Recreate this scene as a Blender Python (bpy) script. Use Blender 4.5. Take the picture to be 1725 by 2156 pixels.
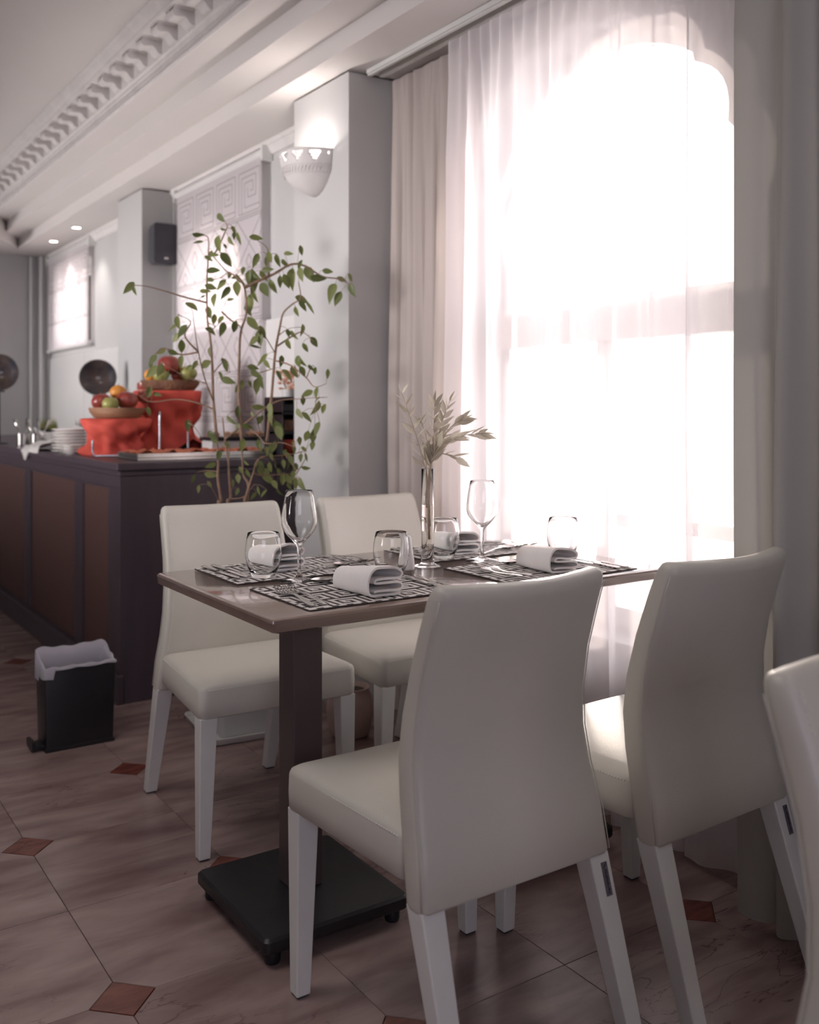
import bpy, bmesh, math, random
from mathutils import Vector, Matrix, Quaternion
random.seed(7)
PI = math.pi
for o in list(bpy.data.objects): bpy.data.objects.remove(o)
SC = bpy.context.scene
COL = SC.collection

# ------------------------------------------------------------ camera
cd = bpy.data.cameras.new('camera'); cam = bpy.data.objects.new('camera', cd); COL.objects.link(cam)
SC.camera = cam
cam.location = (0, 0, 1.16)
THETA = math.atan(1378 / 2046)
cam.rotation_euler = (PI / 2, 0, -THETA)
cd.sensor_fit = 'HORIZONTAL'; cd.sensor_width = 28.8
cd.lens = 28.8 * 2046 / 1725
cd.shift_y = -(1078 - 860) / 1725
cd.clip_start = 0.05; cd.clip_end = 200
cd.dof.use_dof = True; cd.dof.focus_distance = 2.15; cd.dof.aperture_fstop = 3.2

# ------------------------------------------------------------ world, sun, exposure
SUN_DIR = Vector((0.652, 0.748, 0.150)).normalized()
W = bpy.data.worlds.new('world'); SC.world = W; W.use_nodes = True
nt = W.node_tree; nt.nodes.clear()
out = nt.nodes.new('ShaderNodeOutputWorld'); bg = nt.nodes.new('ShaderNodeBackground')
tc = nt.nodes.new('ShaderNodeTexCoord'); dp = nt.nodes.new('ShaderNodeVectorMath'); dp.operation = 'DOT_PRODUCT'
dp.inputs[1].default_value = SUN_DIR
nt.links.new(tc.outputs['Generated'], dp.inputs[0])
mx = nt.nodes.new('ShaderNodeMath'); mx.operation = 'MAXIMUM'; mx.inputs[1].default_value = 0
pw = nt.nodes.new('ShaderNodeMath'); pw.operation = 'POWER'; pw.inputs[1].default_value = 220
ml = nt.nodes.new('ShaderNodeMath'); ml.operation = 'MULTIPLY'; ml.inputs[1].default_value = 9.0
ad = nt.nodes.new('ShaderNodeMath'); ad.operation = 'ADD'; ad.inputs[1].default_value = 4.1
nt.links.new(dp.outputs['Value'], mx.inputs[0]); nt.links.new(mx.outputs[0], pw.inputs[0])
nt.links.new(pw.outputs[0], ml.inputs[0]); nt.links.new(ml.outputs[0], ad.inputs[0])
bg.inputs['Color'].default_value = (1.0, 0.95, 0.965, 1)
nt.links.new(ad.outputs[0], bg.inputs['Strength']); nt.links.new(bg.outputs[0], out.inputs[0])

def light(name, kind, loc, energy, color=(1, 1, 1), **kw):
    l = bpy.data.lights.new(name, kind); l.energy = energy; l.color = color
    for k, v in kw.items(): setattr(l, k, v)
    o = bpy.data.objects.new(name, l); COL.objects.link(o); o.location = loc
    return o
sun = light('sun', 'SUN', (6, 7, 5), 5.0, (1.0, 0.86, 0.74), angle=math.radians(2.5))
sun.rotation_euler = (-SUN_DIR).to_track_quat('-Z', 'Y').to_euler()
# fill lamps added out of view to brighten the room
a = light('back_fill', 'AREA', (-1.2, -2.9, 1.9), 27, (0.86, 0.82, 1.0), shape='RECTANGLE', size=2.4, size_y=1.0)  # added fill behind the camera, the wall there has no opening
a.rotation_euler = (PI / 2, 0, 0)
a = light('left_wall_wash_fill', 'AREA', (-3.9, 5.4, 1.6), 22, (1.0, 0.95, 0.96), shape='RECTANGLE', size=6.4, size_y=0.8)  # added narrow-spread lamp that brightens the window wall and piers
a.rotation_euler = (PI / 2, 0, -PI / 2); a.data.spread = math.radians(28)
a = light('overhead_fill', 'AREA', (-.15, 2.2, 2.74), 12.5, (1.0, 0.93, 0.90), shape='RECTANGLE', size=.9, size_y=.9)  # unseen lamp added to lift the seat tops and tabletop
a = light('soffit_up_fill', 'AREA', (0.50, 5.6, 0.3), 5.5, (1.0, 0.93, 0.91), shape='RECTANGLE', size=4.0, size_y=.15)  # unseen strip added to light the stepped soffits from below
a.rotation_euler = (PI / 2 + math.radians(63), 0, -PI / 2); a.data.spread = math.radians(52)
# daylight entering through each window opening on the window side
PORTALS = []
def portal(y0, y1, z0, z1):
    l = light('window_portal', 'AREA', (2.37, (y0 + y1) / 2, (z0 + z1) / 2), 1, shape='RECTANGLE', size=(z1 - z0), size_y=(y1 - y0))
    l.rotation_euler = (0, PI / 2, 0); l.data.cycles.is_portal = True
    return l
vs = SC.view_settings
SC.display_settings.display_device = 'sRGB'
vs.view_transform = 'Standard'; vs.look = 'None'; vs.exposure = 0.6; vs.gamma = 1.0; vs.use_curve_mapping = False

# ------------------------------------------------------------ materials
def mat(name, col, rough=0.5, metal=0.0, **k):
    m = bpy.data.materials.new(name); m.use_nodes = True
    n = m.node_tree.nodes; L = m.node_tree.links
    p = n['Principled BSDF']
    p.inputs['Base Color'].default_value = (*col, 1); p.inputs['Roughness'].default_value = rough
    p.inputs['Metallic'].default_value = metal
    if 'coat' in k: p.inputs['Coat Weight'].default_value = k['coat']; p.inputs['Coat Roughness'].default_value = k.get('coat_rough', 0.08)
    if 'emit' in k:
        p.inputs['Emission Color'].default_value = (*k.get('emit_col', col), 1); p.inputs['Emission Strength'].default_value = k['emit']
    if 'sss' in k:
        p.inputs['Subsurface Weight'].default_value = k['sss']; p.inputs['Subsurface Radius'].default_value = (0.03, 0.022, 0.018)
    if 'var' in k or 'bump' in k:
        t = n.new('ShaderNodeTexCoord'); ns = n.new('ShaderNodeTexNoise')
        ns.inputs['Scale'].default_value = k.get('scale', 20); ns.inputs['Detail'].default_value = 4
        mp = n.new('ShaderNodeMapping'); mp.inputs['Scale'].default_value = k.get('stretch', (1, 1, 1))
        L.new(t.outputs['Object'], mp.inputs[0]); L.new(mp.outputs[0], ns.inputs['Vector'])
        if 'var' in k:
            r = n.new('ShaderNodeMix'); r.data_type = 'RGBA'
            r.inputs[6].default_value = (*col, 1); r.inputs[7].default_value = (*k['var'], 1)
            cr = n.new('ShaderNodeMapRange'); cr.inputs[1].default_value = 0.35; cr.inputs[2].default_value = 0.65
            L.new(ns.outputs['Fac'], cr.inputs[0]); L.new(cr.outputs[0], r.inputs[0]); L.new(r.outputs[2], p.inputs['Base Color'])
        if 'bump' in k:
            b = n.new('ShaderNodeBump'); b.inputs['Strength'].default_value = k['bump']; b.inputs['Distance'].default_value = k.get('dist', 0.002)
            n2 = n.new('ShaderNodeTexNoise'); n2.inputs['Scale'].default_value = k.get('bscale', k.get('scale', 20) * 4)
            L.new(mp.outputs[0], n2.inputs['Vector']); L.new(n2.outputs['Fac'], b.inputs['Height']); L.new(b.outputs[0], p.inputs['Normal'])
    return m

def cloth_mat(name, col, transp, transl, weave=900, rough=0.9, warm=None):
    m = bpy.data.materials.new(name); m.use_nodes = True
    n = m.node_tree.nodes; L = m.node_tree.links; n.clear()
    o = n.new('ShaderNodeOutputMaterial')
    d = n.new('ShaderNodeBsdfDiffuse'); d.inputs[0].default_value = (*col, 1)
    t = n.new('ShaderNodeBsdfTranslucent'); t.inputs[0].default_value = (*(warm or col), 1)
    m1 = n.new('ShaderNodeMixShader'); m1.inputs[0].default_value = transl
    L.new(d.outputs[0], m1.inputs[1]); L.new(t.outputs[0], m1.inputs[2])
    last = m1
    if transp > 0:
        tr = n.new('ShaderNodeBsdfTransparent')
        m2 = n.new('ShaderNodeMixShader'); L.new(m1.outputs[0], m2.inputs[1]); L.new(tr.outputs[0], m2.inputs[2])
        lw = n.new('ShaderNodeLayerWeight'); lw.inputs[0].default_value = 0.5
        mr = n.new('ShaderNodeMapRange'); mr.inputs[1].default_value = 0.0; mr.inputs[2].default_value = 1.0
        mr.inputs[3].default_value = transp; mr.inputs[4].default_value = transp * 0.1
        L.new(lw.outputs['Facing'], mr.inputs[0]); L.new(mr.outputs[0], m2.inputs[0]); last = m2
    L.new(last.outputs[0], o.inputs[0])
    return m

def marble(name, base, light_c, vein, scale=3.0, rough=0.16):
    m = bpy.data.materials.new(name); m.use_nodes = True
    n = m.node_tree.nodes; L = m.node_tree.links; p = n['Principled BSDF']
    t = n.new('ShaderNodeTexCoord'); oi = n.new('ShaderNodeObjectInfo')
    sc = n.new('ShaderNodeVectorMath'); sc.operation = 'SCALE'; sc.inputs[3].default_value = 40
    cx = n.new('ShaderNodeCombineXYZ'); L.new(oi.outputs['Random'], cx.inputs[0]); L.new(oi.outputs['Random'], cx.inputs[1]); L.new(oi.outputs['Random'], cx.inputs[2])
    L.new(cx.outputs[0], sc.inputs[0])
    av = n.new('ShaderNodeVectorMath'); av.operation = 'ADD'; L.new(t.outputs['Object'], av.inputs[0]); L.new(sc.outputs[0], av.inputs[1])
    mp = n.new('ShaderNodeMapping'); mp.inputs['Scale'].default_value = (1, 3.6, 1); mp.inputs['Rotation'].default_value = (0, 0, 0.6)
    L.new(av.outputs[0], mp.inputs[0])
    n1 = n.new('ShaderNodeTexNoise'); n1.inputs['Scale'].default_value = scale; n1.inputs['Detail'].default_value = 8; n1.inputs['Distortion'].default_value = 0.5
    L.new(mp.outputs[0], n1.inputs['Vector'])
    r1 = n.new('ShaderNodeValToRGB'); r1.color_ramp.elements[0].position = 0.3; r1.color_ramp.elements[0].color = (*base, 1)
    r1.color_ramp.elements[1].position = 0.7; r1.color_ramp.elements[1].color = (*light_c, 1)
    L.new(n1.outputs['Fac'], r1.inputs[0])
    n2 = n.new('ShaderNodeTexNoise'); n2.inputs['Scale'].default_value = scale * 1.3; n2.inputs['Detail'].default_value = 6; n2.inputs['Distortion'].default_value = 0.6
    L.new(mp.outputs[0], n2.inputs['Vector'])
    s = n.new('ShaderNodeMath'); s.operation = 'SUBTRACT'; s.inputs[1].default_value = 0.5; L.new(n2.outputs['Fac'], s.inputs[0])
    ab = n.new('ShaderNodeMath'); ab.operation = 'ABSOLUTE'; L.new(s.outputs[0], ab.inputs[0])
    mr = n.new('ShaderNodeMapRange'); mr.inputs[1].default_value = 0.0; mr.inputs[2].default_value = 0.010; mr.inputs[3].default_value = 0.85; mr.inputs[4].default_value = 0
    L.new(ab.outputs[0], mr.inputs[0])
    n3 = n.new('ShaderNodeTexNoise'); n3.inputs['Scale'].default_value = 2.0; L.new(av.outputs[0], n3.inputs['Vector'])
    m3 = n.new('ShaderNodeMapRange'); m3.inputs[1].default_value = 0.5; m3.inputs[2].default_value = 0.68
    L.new(n3.outputs['Fac'], m3.inputs[0])
    mm = n.new('ShaderNodeMath'); mm.operation = 'MULTIPLY'; L.new(mr.outputs[0], mm.inputs[0]); L.new(m3.outputs[0], mm.inputs[1])
    mixc = n.new('ShaderNodeMix'); mixc.data_type = 'RGBA'; mixc.inputs[7].default_value = (*vein, 1)
    L.new(mm.outputs[0], mixc.inputs[0]); L.new(r1.outputs[0], mixc.inputs[6]); L.new(mixc.outputs[2], p.inputs['Base Color'])
    p.inputs['Roughness'].default_value = rough
    return m

M = {}
M['wall'] = mat('wall_paint', (0.50, 0.49, 0.48), 0.75, var=(0.47, 0.465, 0.46), scale=1.5, bump=0.06)
M['ceil'] = mat('ceiling_paint', (0.66, 0.62, 0.60), 0.8, var=(0.63, 0.6, 0.58), scale=1.2)
M['plaster'] = mat('white_plaster', (0.72, 0.69, 0.67), 0.6, var=(0.66, 0.63, 0.62), scale=14, bump=0.1)
M['white'] = mat('white_lacquer', (0.72, 0.72, 0.69), 0.35, var=(0.66, 0.66, 0.64), scale=8)
M['whitepanel'] = mat('white_panel', (0.68, 0.67, 0.65), 0.3, var=(0.64, 0.63, 0.62), scale=2)
M['grout'] = mat('grout', (0.17, 0.115, 0.10), 0.9, var=(0.14, 0.10, 0.09), scale=9)
M['marble'] = marble('pink_marble', (0.17, 0.105, 0.098), (0.35, 0.26, 0.235), (0.10, 0.045, 0.045), 3.2, 0.26)
M['redstone'] = marble('red_stone', (0.09, 0.022, 0.016), (0.20, 0.058, 0.038), (0.03, 0.01, 0.01), 12, 0.25)
M['leather'] = mat('cream_leather', (0.60, 0.575, 0.51), 0.42, var=(0.57, 0.55, 0.49), scale=4, bump=0.35, bscale=420, dist=0.0008)
M['thread'] = mat('seam_thread', (0.78, 0.76, 0.70), 0.7, var=(0.7, 0.68, 0.62), scale=60)
M['tabletop'] = mat('taupe_lacquer', (0.22, 0.155, 0.13), 0.2, var=(0.20, 0.14, 0.115), scale=3, stretch=(1, 8, 1), coat=0.7, coat_rough=0.07)
M['tableedge'] = mat('taupe_edge', (0.16, 0.11, 0.095), 0.3, var=(0.145, 0.1, 0.085), scale=5, coat=0.3)
M['column'] = mat('brown_metal', (0.085, 0.062, 0.062), 0.35, var=(0.075, 0.055, 0.056), scale=5)
M['blackmetal'] = mat('black_metal', (0.012, 0.012, 0.014), 0.45, var=(0.016, 0.015, 0.017), scale=40, bump=0.15)
M['blackplastic'] = mat('black_plastic', (0.010, 0.010, 0.013), 0.35, var=(0.014, 0.013, 0.016), scale=12)
M['greyplastic'] = mat('charcoal_plastic', (0.045, 0.045, 0.055), 0.6, var=(0.05, 0.05, 0.06), scale=40)
M['steel'] = mat('polished_steel', (0.62, 0.60, 0.58), 0.18, 1.0, var=(0.56, 0.54, 0.52), scale=30)
M['chrome'] = mat('chrome_wire', (0.55, 0.56, 0.6), 0.2, 1.0, var=(0.5, 0.5, 0.55), scale=30)
M['napkin'] = mat('cotton_napkin', (0.90, 0.87, 0.85), 0.85, var=(0.87, 0.84, 0.81), scale=30, bump=0.3, bscale=500, dist=0.0005, sss=0.6)
M['ceramic'] = mat('white_ceramic', (0.80, 0.77, 0.74), 0.2, var=(0.77, 0.74, 0.71), scale=10, coat=0.3)
M['matdark'] = mat('mat_brown', (0.045, 0.036, 0.034), 0.85, var=(0.06, 0.05, 0.046), scale=120, bump=0.5, bscale=700)
M['matwhite'] = mat('mat_white', (0.74, 0.70, 0.67), 0.85, var=(0.68, 0.64, 0.61), scale=120, bump=0.5, bscale=700)
M['counter'] = mat('dark_wood', (0.055, 0.040, 0.052), 0.4, var=(0.068, 0.048, 0.060), scale=4, stretch=(6, 6, 0.6))
M['counterpanel'] = mat('brown_panel', (0.115, 0.056, 0.046), 0.55, var=(0.095, 0.046, 0.04), scale=160, bump=0.4, bscale=300)
M['red'] = mat('coral_red_cloth', (0.62, 0.085, 0.055), 0.8, var=(0.50, 0.06, 0.045), scale=9, bump=0.3)
M['wood'] = mat('light_wood', (0.34, 0.18, 0.10), 0.55, var=(0.24, 0.12, 0.065), scale=6, stretch=(1, 1, 9))
M['bark'] = mat('bark_wood', (0.14, 0.065, 0.04), 0.8, var=(0.26, 0.13, 0.07), scale=22, bump=0.8, dist=0.01)
M['apple'] = mat('red_apple_skin', (0.24, 0.03, 0.03), 0.3, var=(0.32, 0.07, 0.045), scale=14)
M['greenapple'] = mat('green_apple_skin', (0.36, 0.33, 0.10), 0.35, var=(0.30, 0.30, 0.09), scale=14)
M['orange'] = mat('orange_peel', (0.72, 0.30, 0.05), 0.45, var=(0.66, 0.26, 0.045), scale=40, bump=0.3)
M['stem'] = mat('ficus_bark', (0.28, 0.17, 0.11), 0.8, var=(0.20, 0.13, 0.09), scale=40, bump=0.5)
M['soil'] = mat('soil', (0.05, 0.035, 0.025), 0.95, var=(0.08, 0.055, 0.04), scale=60, bump=1.0)
M['terra'] = mat('beige_pot', (0.42, 0.30, 0.26), 0.7, var=(0.34, 0.24, 0.21), scale=7, bump=0.2)
M['potwhite'] = mat('white_pot', (0.62, 0.62, 0.60), 0.45, var=(0.58, 0.58, 0.57), scale=6)
M['grass'] = mat('grass_blades', (0.20, 0.22, 0.03), 0.7, var=(0.3, 0.3, 0.05), scale=40)
M['purple'] = mat('dark_stalks', (0.05, 0.03, 0.05), 0.7, var=(0.09, 0.05, 0.06), scale=40)
M['greycloth'] = mat('white_cloth', (0.62, 0.60, 0.58), 0.9, var=(0.56, 0.54, 0.52), scale=12, bump=0.3)
M['disc'] = mat('dark_painted_plate', (0.010, 0.010, 0.022), 0.5, var=(0.075, 0.045, 0.03), scale=9, coat=0.5)
M['food'] = mat('red_food', (0.50, 0.07, 0.03), 0.6, var=(0.62, 0.22, 0.10), scale=50, bump=0.6, dist=0.01)
M['peach'] = mat('peach_petals', (0.75, 0.36, 0.24), 0.7, var=(0.80, 0.55, 0.42), scale=30)
M['lampglow'] = mat('lamp_glass', (1, 1, 1), 0.3, emit=7.0, emit_col=(1.0, 0.93, 0.86))
M['print'] = mat('blind_print', (0.30, 0.27, 0.27), 0.9, var=(0.34, 0.30, 0.30), scale=50)
M['labelmetal'] = mat('label_plate', (0.14, 0.13, 0.15), 0.5, var=(0.11, 0.10, 0.12), scale=90)
M['ink'] = mat('label_ink', (0.012, 0.010, 0.014), 0.5, var=(0.02, 0.016, 0.02), scale=90)
M['pavement'] = mat('pavement', (0.62, 0.58, 0.55), 0.9, var=(0.56, 0.53, 0.5), scale=3)
M['sheer'] = cloth_mat('sheer_voile', (0.93, 0.88, 0.90), 0.42, 0.42)
M['drape'] = cloth_mat('beige_drape', (0.52, 0.46, 0.43), 0.0, 0.30, warm=(0.62, 0.50, 0.44))
M['greydrape'] = cloth_mat('grey_drape', (0.50, 0.49, 0.46), 0.0, 0.22)
M['blind'] = cloth_mat('blind_fabric', (0.84, 0.80, 0.81), 0.32, 0.60)
M['liner'] = cloth_mat('bin_liner', (0.68, 0.66, 0.72), 0.15, 0.4)

def leaf_mat(name, c1, c2, trans):
    m = bpy.data.materials.new(name); m.use_nodes = True
    n = m.node_tree.nodes; L = m.node_tree.links; p = n['Principled BSDF']
    oi = n.new('ShaderNodeObjectInfo'); mi = n.new('ShaderNodeMix'); mi.data_type = 'RGBA'
    mi.inputs[6].default_value = (*c1, 1); mi.inputs[7].default_value = (*c2, 1); L.new(oi.outputs['Random'], mi.inputs[0])
    L.new(mi.outputs[2], p.inputs['Base Color']); p.inputs['Roughness'].default_value = 0.45
    t = n.new('ShaderNodeBsdfTranslucent'); L.new(mi.outputs[2], t.inputs[0])
    ms = n.new('ShaderNodeMixShader'); ms.inputs[0].default_value = trans
    L.new(p.outputs[0], ms.inputs[1]); L.new(t.outputs[0], ms.inputs[2]); L.new(ms.outputs[0], n['Material Output'].inputs[0])
    return m
M['leaf'] = leaf_mat('ficus_leaf', (0.11, 0.14, 0.045), (0.27, 0.30, 0.11), 0.5)
M['olive'] = leaf_mat('olive_leaf', (0.54, 0.49, 0.38), (0.72, 0.65, 0.54), 0.3)
M['olivestem'] = mat('olive_stem', (0.50, 0.40, 0.30), 0.7, var=(0.42, 0.33, 0.24), scale=60)

def glass_mat(name, col=(1, 1, 1), ior=1.47):
    m = bpy.data.materials.new(name); m.use_nodes = True
    n = m.node_tree.nodes; L = m.node_tree.links; n.clear()
    o = n.new('ShaderNodeOutputMaterial'); g = n.new('ShaderNodeBsdfGlass')
    g.inputs['Color'].default_value = (*col, 1); g.inputs['Roughness'].default_value = 0.0; g.inputs['IOR'].default_value = ior
    L.new(g.outputs[0], o.inputs[0]); return m
M['glass'] = glass_mat('clear_glass', ior=1.27)
M['water'] = glass_mat('water', (1.0, 0.97, 0.94), 1.18)
m = bpy.data.materials.new('window_glass'); m.use_nodes = True
n = m.node_tree.nodes; L = m.node_tree.links; n.clear()
o = n.new('ShaderNodeOutputMaterial'); g = n.new('ShaderNodeBsdfGlossy'); g.inputs['Roughness'].default_value = 0.02
t = n.new('ShaderNodeBsdfTransparent'); f = n.new('ShaderNodeFresnel'); f.inputs[0].default_value = 1.3; x = n.new('ShaderNodeMixShader')
L.new(f.outputs[0], x.inputs[0]); L.new(t.outputs[0], x.inputs[1]); L.new(g.outputs[0], x.inputs[2]); L.new(x.outputs[0], o.inputs[0])
M['pane'] = m

# ------------------------------------------------------------ mesh helpers
class MB:
    def __init__(s): s.v = []; s.f = []
    def add(s, vs, fs):
        b = len(s.v); s.v += [tuple(q) for q in vs]; s.f += [tuple(i + b for i in f) for f in fs]; return s
    def box(s, x0, x1, y0, y1, z0, z1):
        return s.add([(x0, y0, z0), (x1, y0, z0), (x1, y1, z0), (x0, y1, z0), (x0, y0, z1), (x1, y0, z1), (x1, y1, z1), (x0, y1, z1)],
                     [(0, 3, 2, 1), (4, 5, 6, 7), (0, 1, 5, 4), (1, 2, 6, 5), (2, 3, 7, 6), (3, 0, 4, 7)])
    def hexa(s, lo, hi):   # two quads (4 points each) joined
        return s.add(list(lo) + list(hi), [(0, 3, 2, 1), (4, 5, 6, 7), (0, 1, 5, 4), (1, 2, 6, 5), (2, 3, 7, 6), (3, 0, 4, 7)])
    def loft(s, rings, cap=True, closed=True):
        n = len(rings[0]); b = len(s.v)
        for r in rings: s.v += [tuple(q) for q in r]
        for i in range(len(rings) - 1):
            for j in range(n if closed else n - 1):
                k = (j + 1) % n
                s.f.append((b + i * n + j, b + i * n + k, b + (i + 1) * n + k, b + (i + 1) * n + j))
        if cap:
            s.f.append(tuple(b + j for j in reversed(range(n)))); s.f.append(tuple(b + (len(rings) - 1) * n + j for j in range(n)))
        return s
    def lathe(s, prof, n=32, c=(0, 0, 0), cap=True, sx=1, sy=1):
        return s.loft([[(c[0] + r * sx * math.cos(2 * PI * j / n), c[1] + r * sy * math.sin(2 * PI * j / n), c[2] + z) for j in range(n)] for r, z in prof], cap)
    def tube(s, pts, r, n=6, cap=True):
        pts = [Vector(p) for p in pts]; rings = []
        up = Vector((0.13, 0.21, 0.97)); prev = None
        for i, p in enumerate(pts):
            d = (pts[min(i + 1, len(pts) - 1)] - pts[max(i - 1, 0)]).normalized()
            if prev is None: a = d.cross(up).normalized() if abs(d.dot(up)) < 0.95 else d.cross(Vector((1, 0, 0))).normalized()
            else: a = (prev - d * prev.dot(d)).normalized()
            prev = a; b = d.cross(a); rr = r[i] if isinstance(r, (list, tuple)) else r
            rings.append([p + a * rr * math.cos(2 * PI * j / n) + b * rr * math.sin(2 * PI * j / n) for j in range(n)])
        return s.loft(rings, cap)
    def prism(s, poly, z0, z1):
        n = len(poly)
        return s.loft([[(x, y, z0) for x, y in poly], [(x, y, z1) for x, y in poly]])
    def build(s, name, m, parent=None, smooth=False, bevel=0, kind=None, seg=2, auto=None):
        me = bpy.data.meshes.new(name); me.from_pydata(s.v, [], s.f)
        bm = bmesh.new(); bm.from_mesh(me)
        bmesh.ops.recalc_face_normals(bm, faces=bm.faces); bm.to_mesh(me); bm.free()
        me.materials.append(m); o = bpy.data.objects.new(name, me); COL.objects.link(o)
        if parent: o.parent = parent
        if smooth:
            for p in me.polygons: p.use_smooth = True
            if auto: me.set_sharp_from_angle(angle=math.radians(auto))
        if bevel:
            b = o.modifiers.new('bevel', 'BEVEL'); b.width = bevel; b.segments = seg; b.limit_method = 'ANGLE'; b.angle_limit = math.radians(40)
        if kind: o['kind'] = kind
        return o
def rrect(hx, hy, r, n=5, cx=0, cy=0, z=0):
    pts = []
    for k, (sx, sy) in enumerate(((1, 1), (-1, 1), (-1, -1), (1, -1))):
        for i in range(n):
            a = PI / 2 * k + PI / 2 * i / (n - 1)
            pts.append((cx + sx * (hx - r) + r * math.cos(a), cy + sy * (hy - r) + r * math.sin(a), z))
    return pts
def spline(pts, n=6):
    P = [Vector(p) for p in pts]; out = []
    for i in range(len(P) - 1):
        p0 = P[max(i - 1, 0)]; p1 = P[i]; p2 = P[i + 1]; p3 = P[min(i + 2, len(P) - 1)]
        for k in range(n):
            t = k / n
            out.append(0.5 * ((2 * p1) + (-p0 + p2) * t + (2 * p0 - 5 * p1 + 4 * p2 - p3) * t * t + (-p0 + 3 * p1 - 3 * p2 + p3) * t ** 3))
    out.append(P[-1]); return out
def tag(o, label, cat, group=None, kind=None):
    o['label'] = label; o['category'] = cat
    if group: o['group'] = group
    if kind: o['kind'] = kind
    return o
def thing(name, label, cat, loc=(0, 0, 0), rz=0, group=None):
    o = bpy.data.objects.new(name, None); COL.objects.link(o); o.location = loc; o.rotation_euler = (0, 0, rz)
    o.empty_display_size = 0.05
    return tag(o, label, cat, group)
def kids(o): return [c for c in bpy.data.objects if c.parent is o]
def dup(root, loc, rz, label, group=None):
    def cp(o, par):
        c = o.copy(); COL.objects.link(c); c.parent = par
        for k in kids(o): cp(k, c)
        return c
    r = cp(root, None); r.location = loc; r.rotation_euler = (0, 0, rz); r['label'] = label
    if group: r['group'] = group
    return r
def struct(o): o['kind'] = 'structure'; return o
# ============================================================ SETTING
XW, XO = 2.08, 2.36            # inner and outer faces of the window wall
SOF = 2.45
struct(MB().box(-4, XO, -3, 8.9, -0.08, -0.006).build('floor', M['grout']))
FLOOR = bpy.data.objects['floor']
# marble tiles: 0.4 m squares with two opposite corners clipped round a red square
GX, GY, S, D = 0.60, 1.90, 0.40, 0.066
def tile_mesh(flip, nm):
    h = S / 2 - 0.0006
    c = [(-h, -h), (h, -h), (h, h), (-h, h)]; poly = []
    for i, (x, y) in enumerate(c):
        clip = (i % 2 == 0) if not flip else (i % 2 == 1)
        if clip:
            p = (x, y - math.copysign(D, y)); q = (x - math.copysign(D, x), y)
            poly += [p, q] if i % 2 == 0 else [q, p]
            if i in (0, 2): pass
        else: poly.append((x, y))
    # sort by angle for a clean loop
    poly.sort(key=lambda t: math.atan2(t[1], t[0]))
    b = MB(); n = len(poly)
    top = [(x * 0.9965, y * 0.9965, 0) for x, y in poly]
    b.loft([[(x, y, -0.006) for x, y in poly], [(x, y, -0.0012) for x, y in poly], top])
    return b
ta = tile_mesh(False, 'tile').build('tile', M['marble'], FLOOR); tb = tile_mesh(True, 'tile').build('tile', M['marble'], FLOOR)
d = D - 0.0009
ds = MB().loft([[(d, 0, -0.006), (0, d, -0.006), (-d, 0, -0.006), (0, -d, -0.006)], [(d * .98, 0, 0), (0, d * .98, 0), (-d * .98, 0, 0), (0, -d * .98, 0)]]).build('inlay_tile', M['redstone'], FLOOR)
used = {'a': 0, 'b': 0, 'd': 0}
def put(src, key, x, y):
    o = src if not used[key] else src.copy()
    if used[key]: COL.objects.link(o)
    used[key] += 1; o.location = (x, y, 0)
for i in range(-4, 4):
    for j in range(-3, 16):
        x, y = GX + i * S, GY + j * S
        # skip what lies wholly under the buffet
        if not (x > 1.25 and y > 3.85):
            cx, cy = x + S / 2, y + S / 2
            if cx < 2.1 and not (cx > 1.4 and cy > 4.0):
                if (i + j) % 2 == 0: put(ta, 'a', cx, cy)
                else: put(tb, 'b', cx, cy)
            if (i + j) % 2 == 0 and x < 2.0: put(ds, 'd', x, y)

# window wall with multifoil arched openings
def arch_loop(y0, y1, z0, zs, lobes=9, amp=0.035, straight=False):
    cy = (y0 + y1) / 2; R = (y1 - y0) / 2; pts = [(y0, z0), (y1, z0)]
    N = lobes * 8
    for i in range(N + 1):
        a = PI * i / N
        r = R + amp * abs(math.sin(lobes * a)) - amp * 0.6
        pts.append((cy + r * math.cos(a), zs + r * math.sin(a)))
    return pts
def arched_section(bm_, ya, yb, z1, loop):
    bm = bmesh.new()
    def fill(x):
        outer = [bm.verts.new((x, y, z)) for y, z in ((ya, 0), (yb, 0), (yb, z1), (ya, z1))]
        inner = [bm.verts.new((x, y, z)) for y, z in loop]
        es = [bm.edges.new((l[i], l[(i + 1) % len(l)])) for l in (outer, inner) for i in range(len(l))]
        bmesh.ops.triangle_fill(bm, edges=es, use_beauty=True, use_dissolve=False)
        return inner
    a = fill(XW); b = fill(XO)
    for i in range(len(a)):
        k = (i + 1) % len(a); bm.faces.new((a[i], a[k], b[k], b[i]))
    me = bpy.data.meshes.new('t'); bm.to_mesh(me); bm.free()
    bm_.add([v.co for v in me.vertices], [tuple(p.vertices) for p in me.polygons])
W1 = (1.56, 2.84, 0.48, 1.69); W2 = (4.55, 5.40, 1.0, 1.72); W3 = (7.40, 8.25, 1.66, 1.80); W0 = (-1.55, -0.75, 0.48, 1.74)
wb = MB(); Hc = 2.44
def solid(y0, y1): wb.box(XW, XO, y0, y1, 0, Hc)
solid(-3, -1.9); arched_section(wb, -1.9, -0.4, Hc, arch_loop(*W0)); solid(-0.4, 1.45)
arched_section(wb, 1.45, 3.0, Hc, arch_loop(*W1)); solid(3.0, 4.3)
arched_section(wb, 4.3, 5.65, Hc, arch_loop(*W2, lobes=7, amp=0.04))
solid(5.65, 7.2)
wb.box(XW, XO, 7.2, 8.6, 0, 1.66).box(XW, XO, 7.2, 8.6, 2.30, Hc).box(XW, XO, 7.2, 7.35, 1.66, 2.30).box(XW, XO, 8.25, 8.6, 1.66, 2.30)
wr = struct(wb.build('wall_right', M['wall']))
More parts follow.
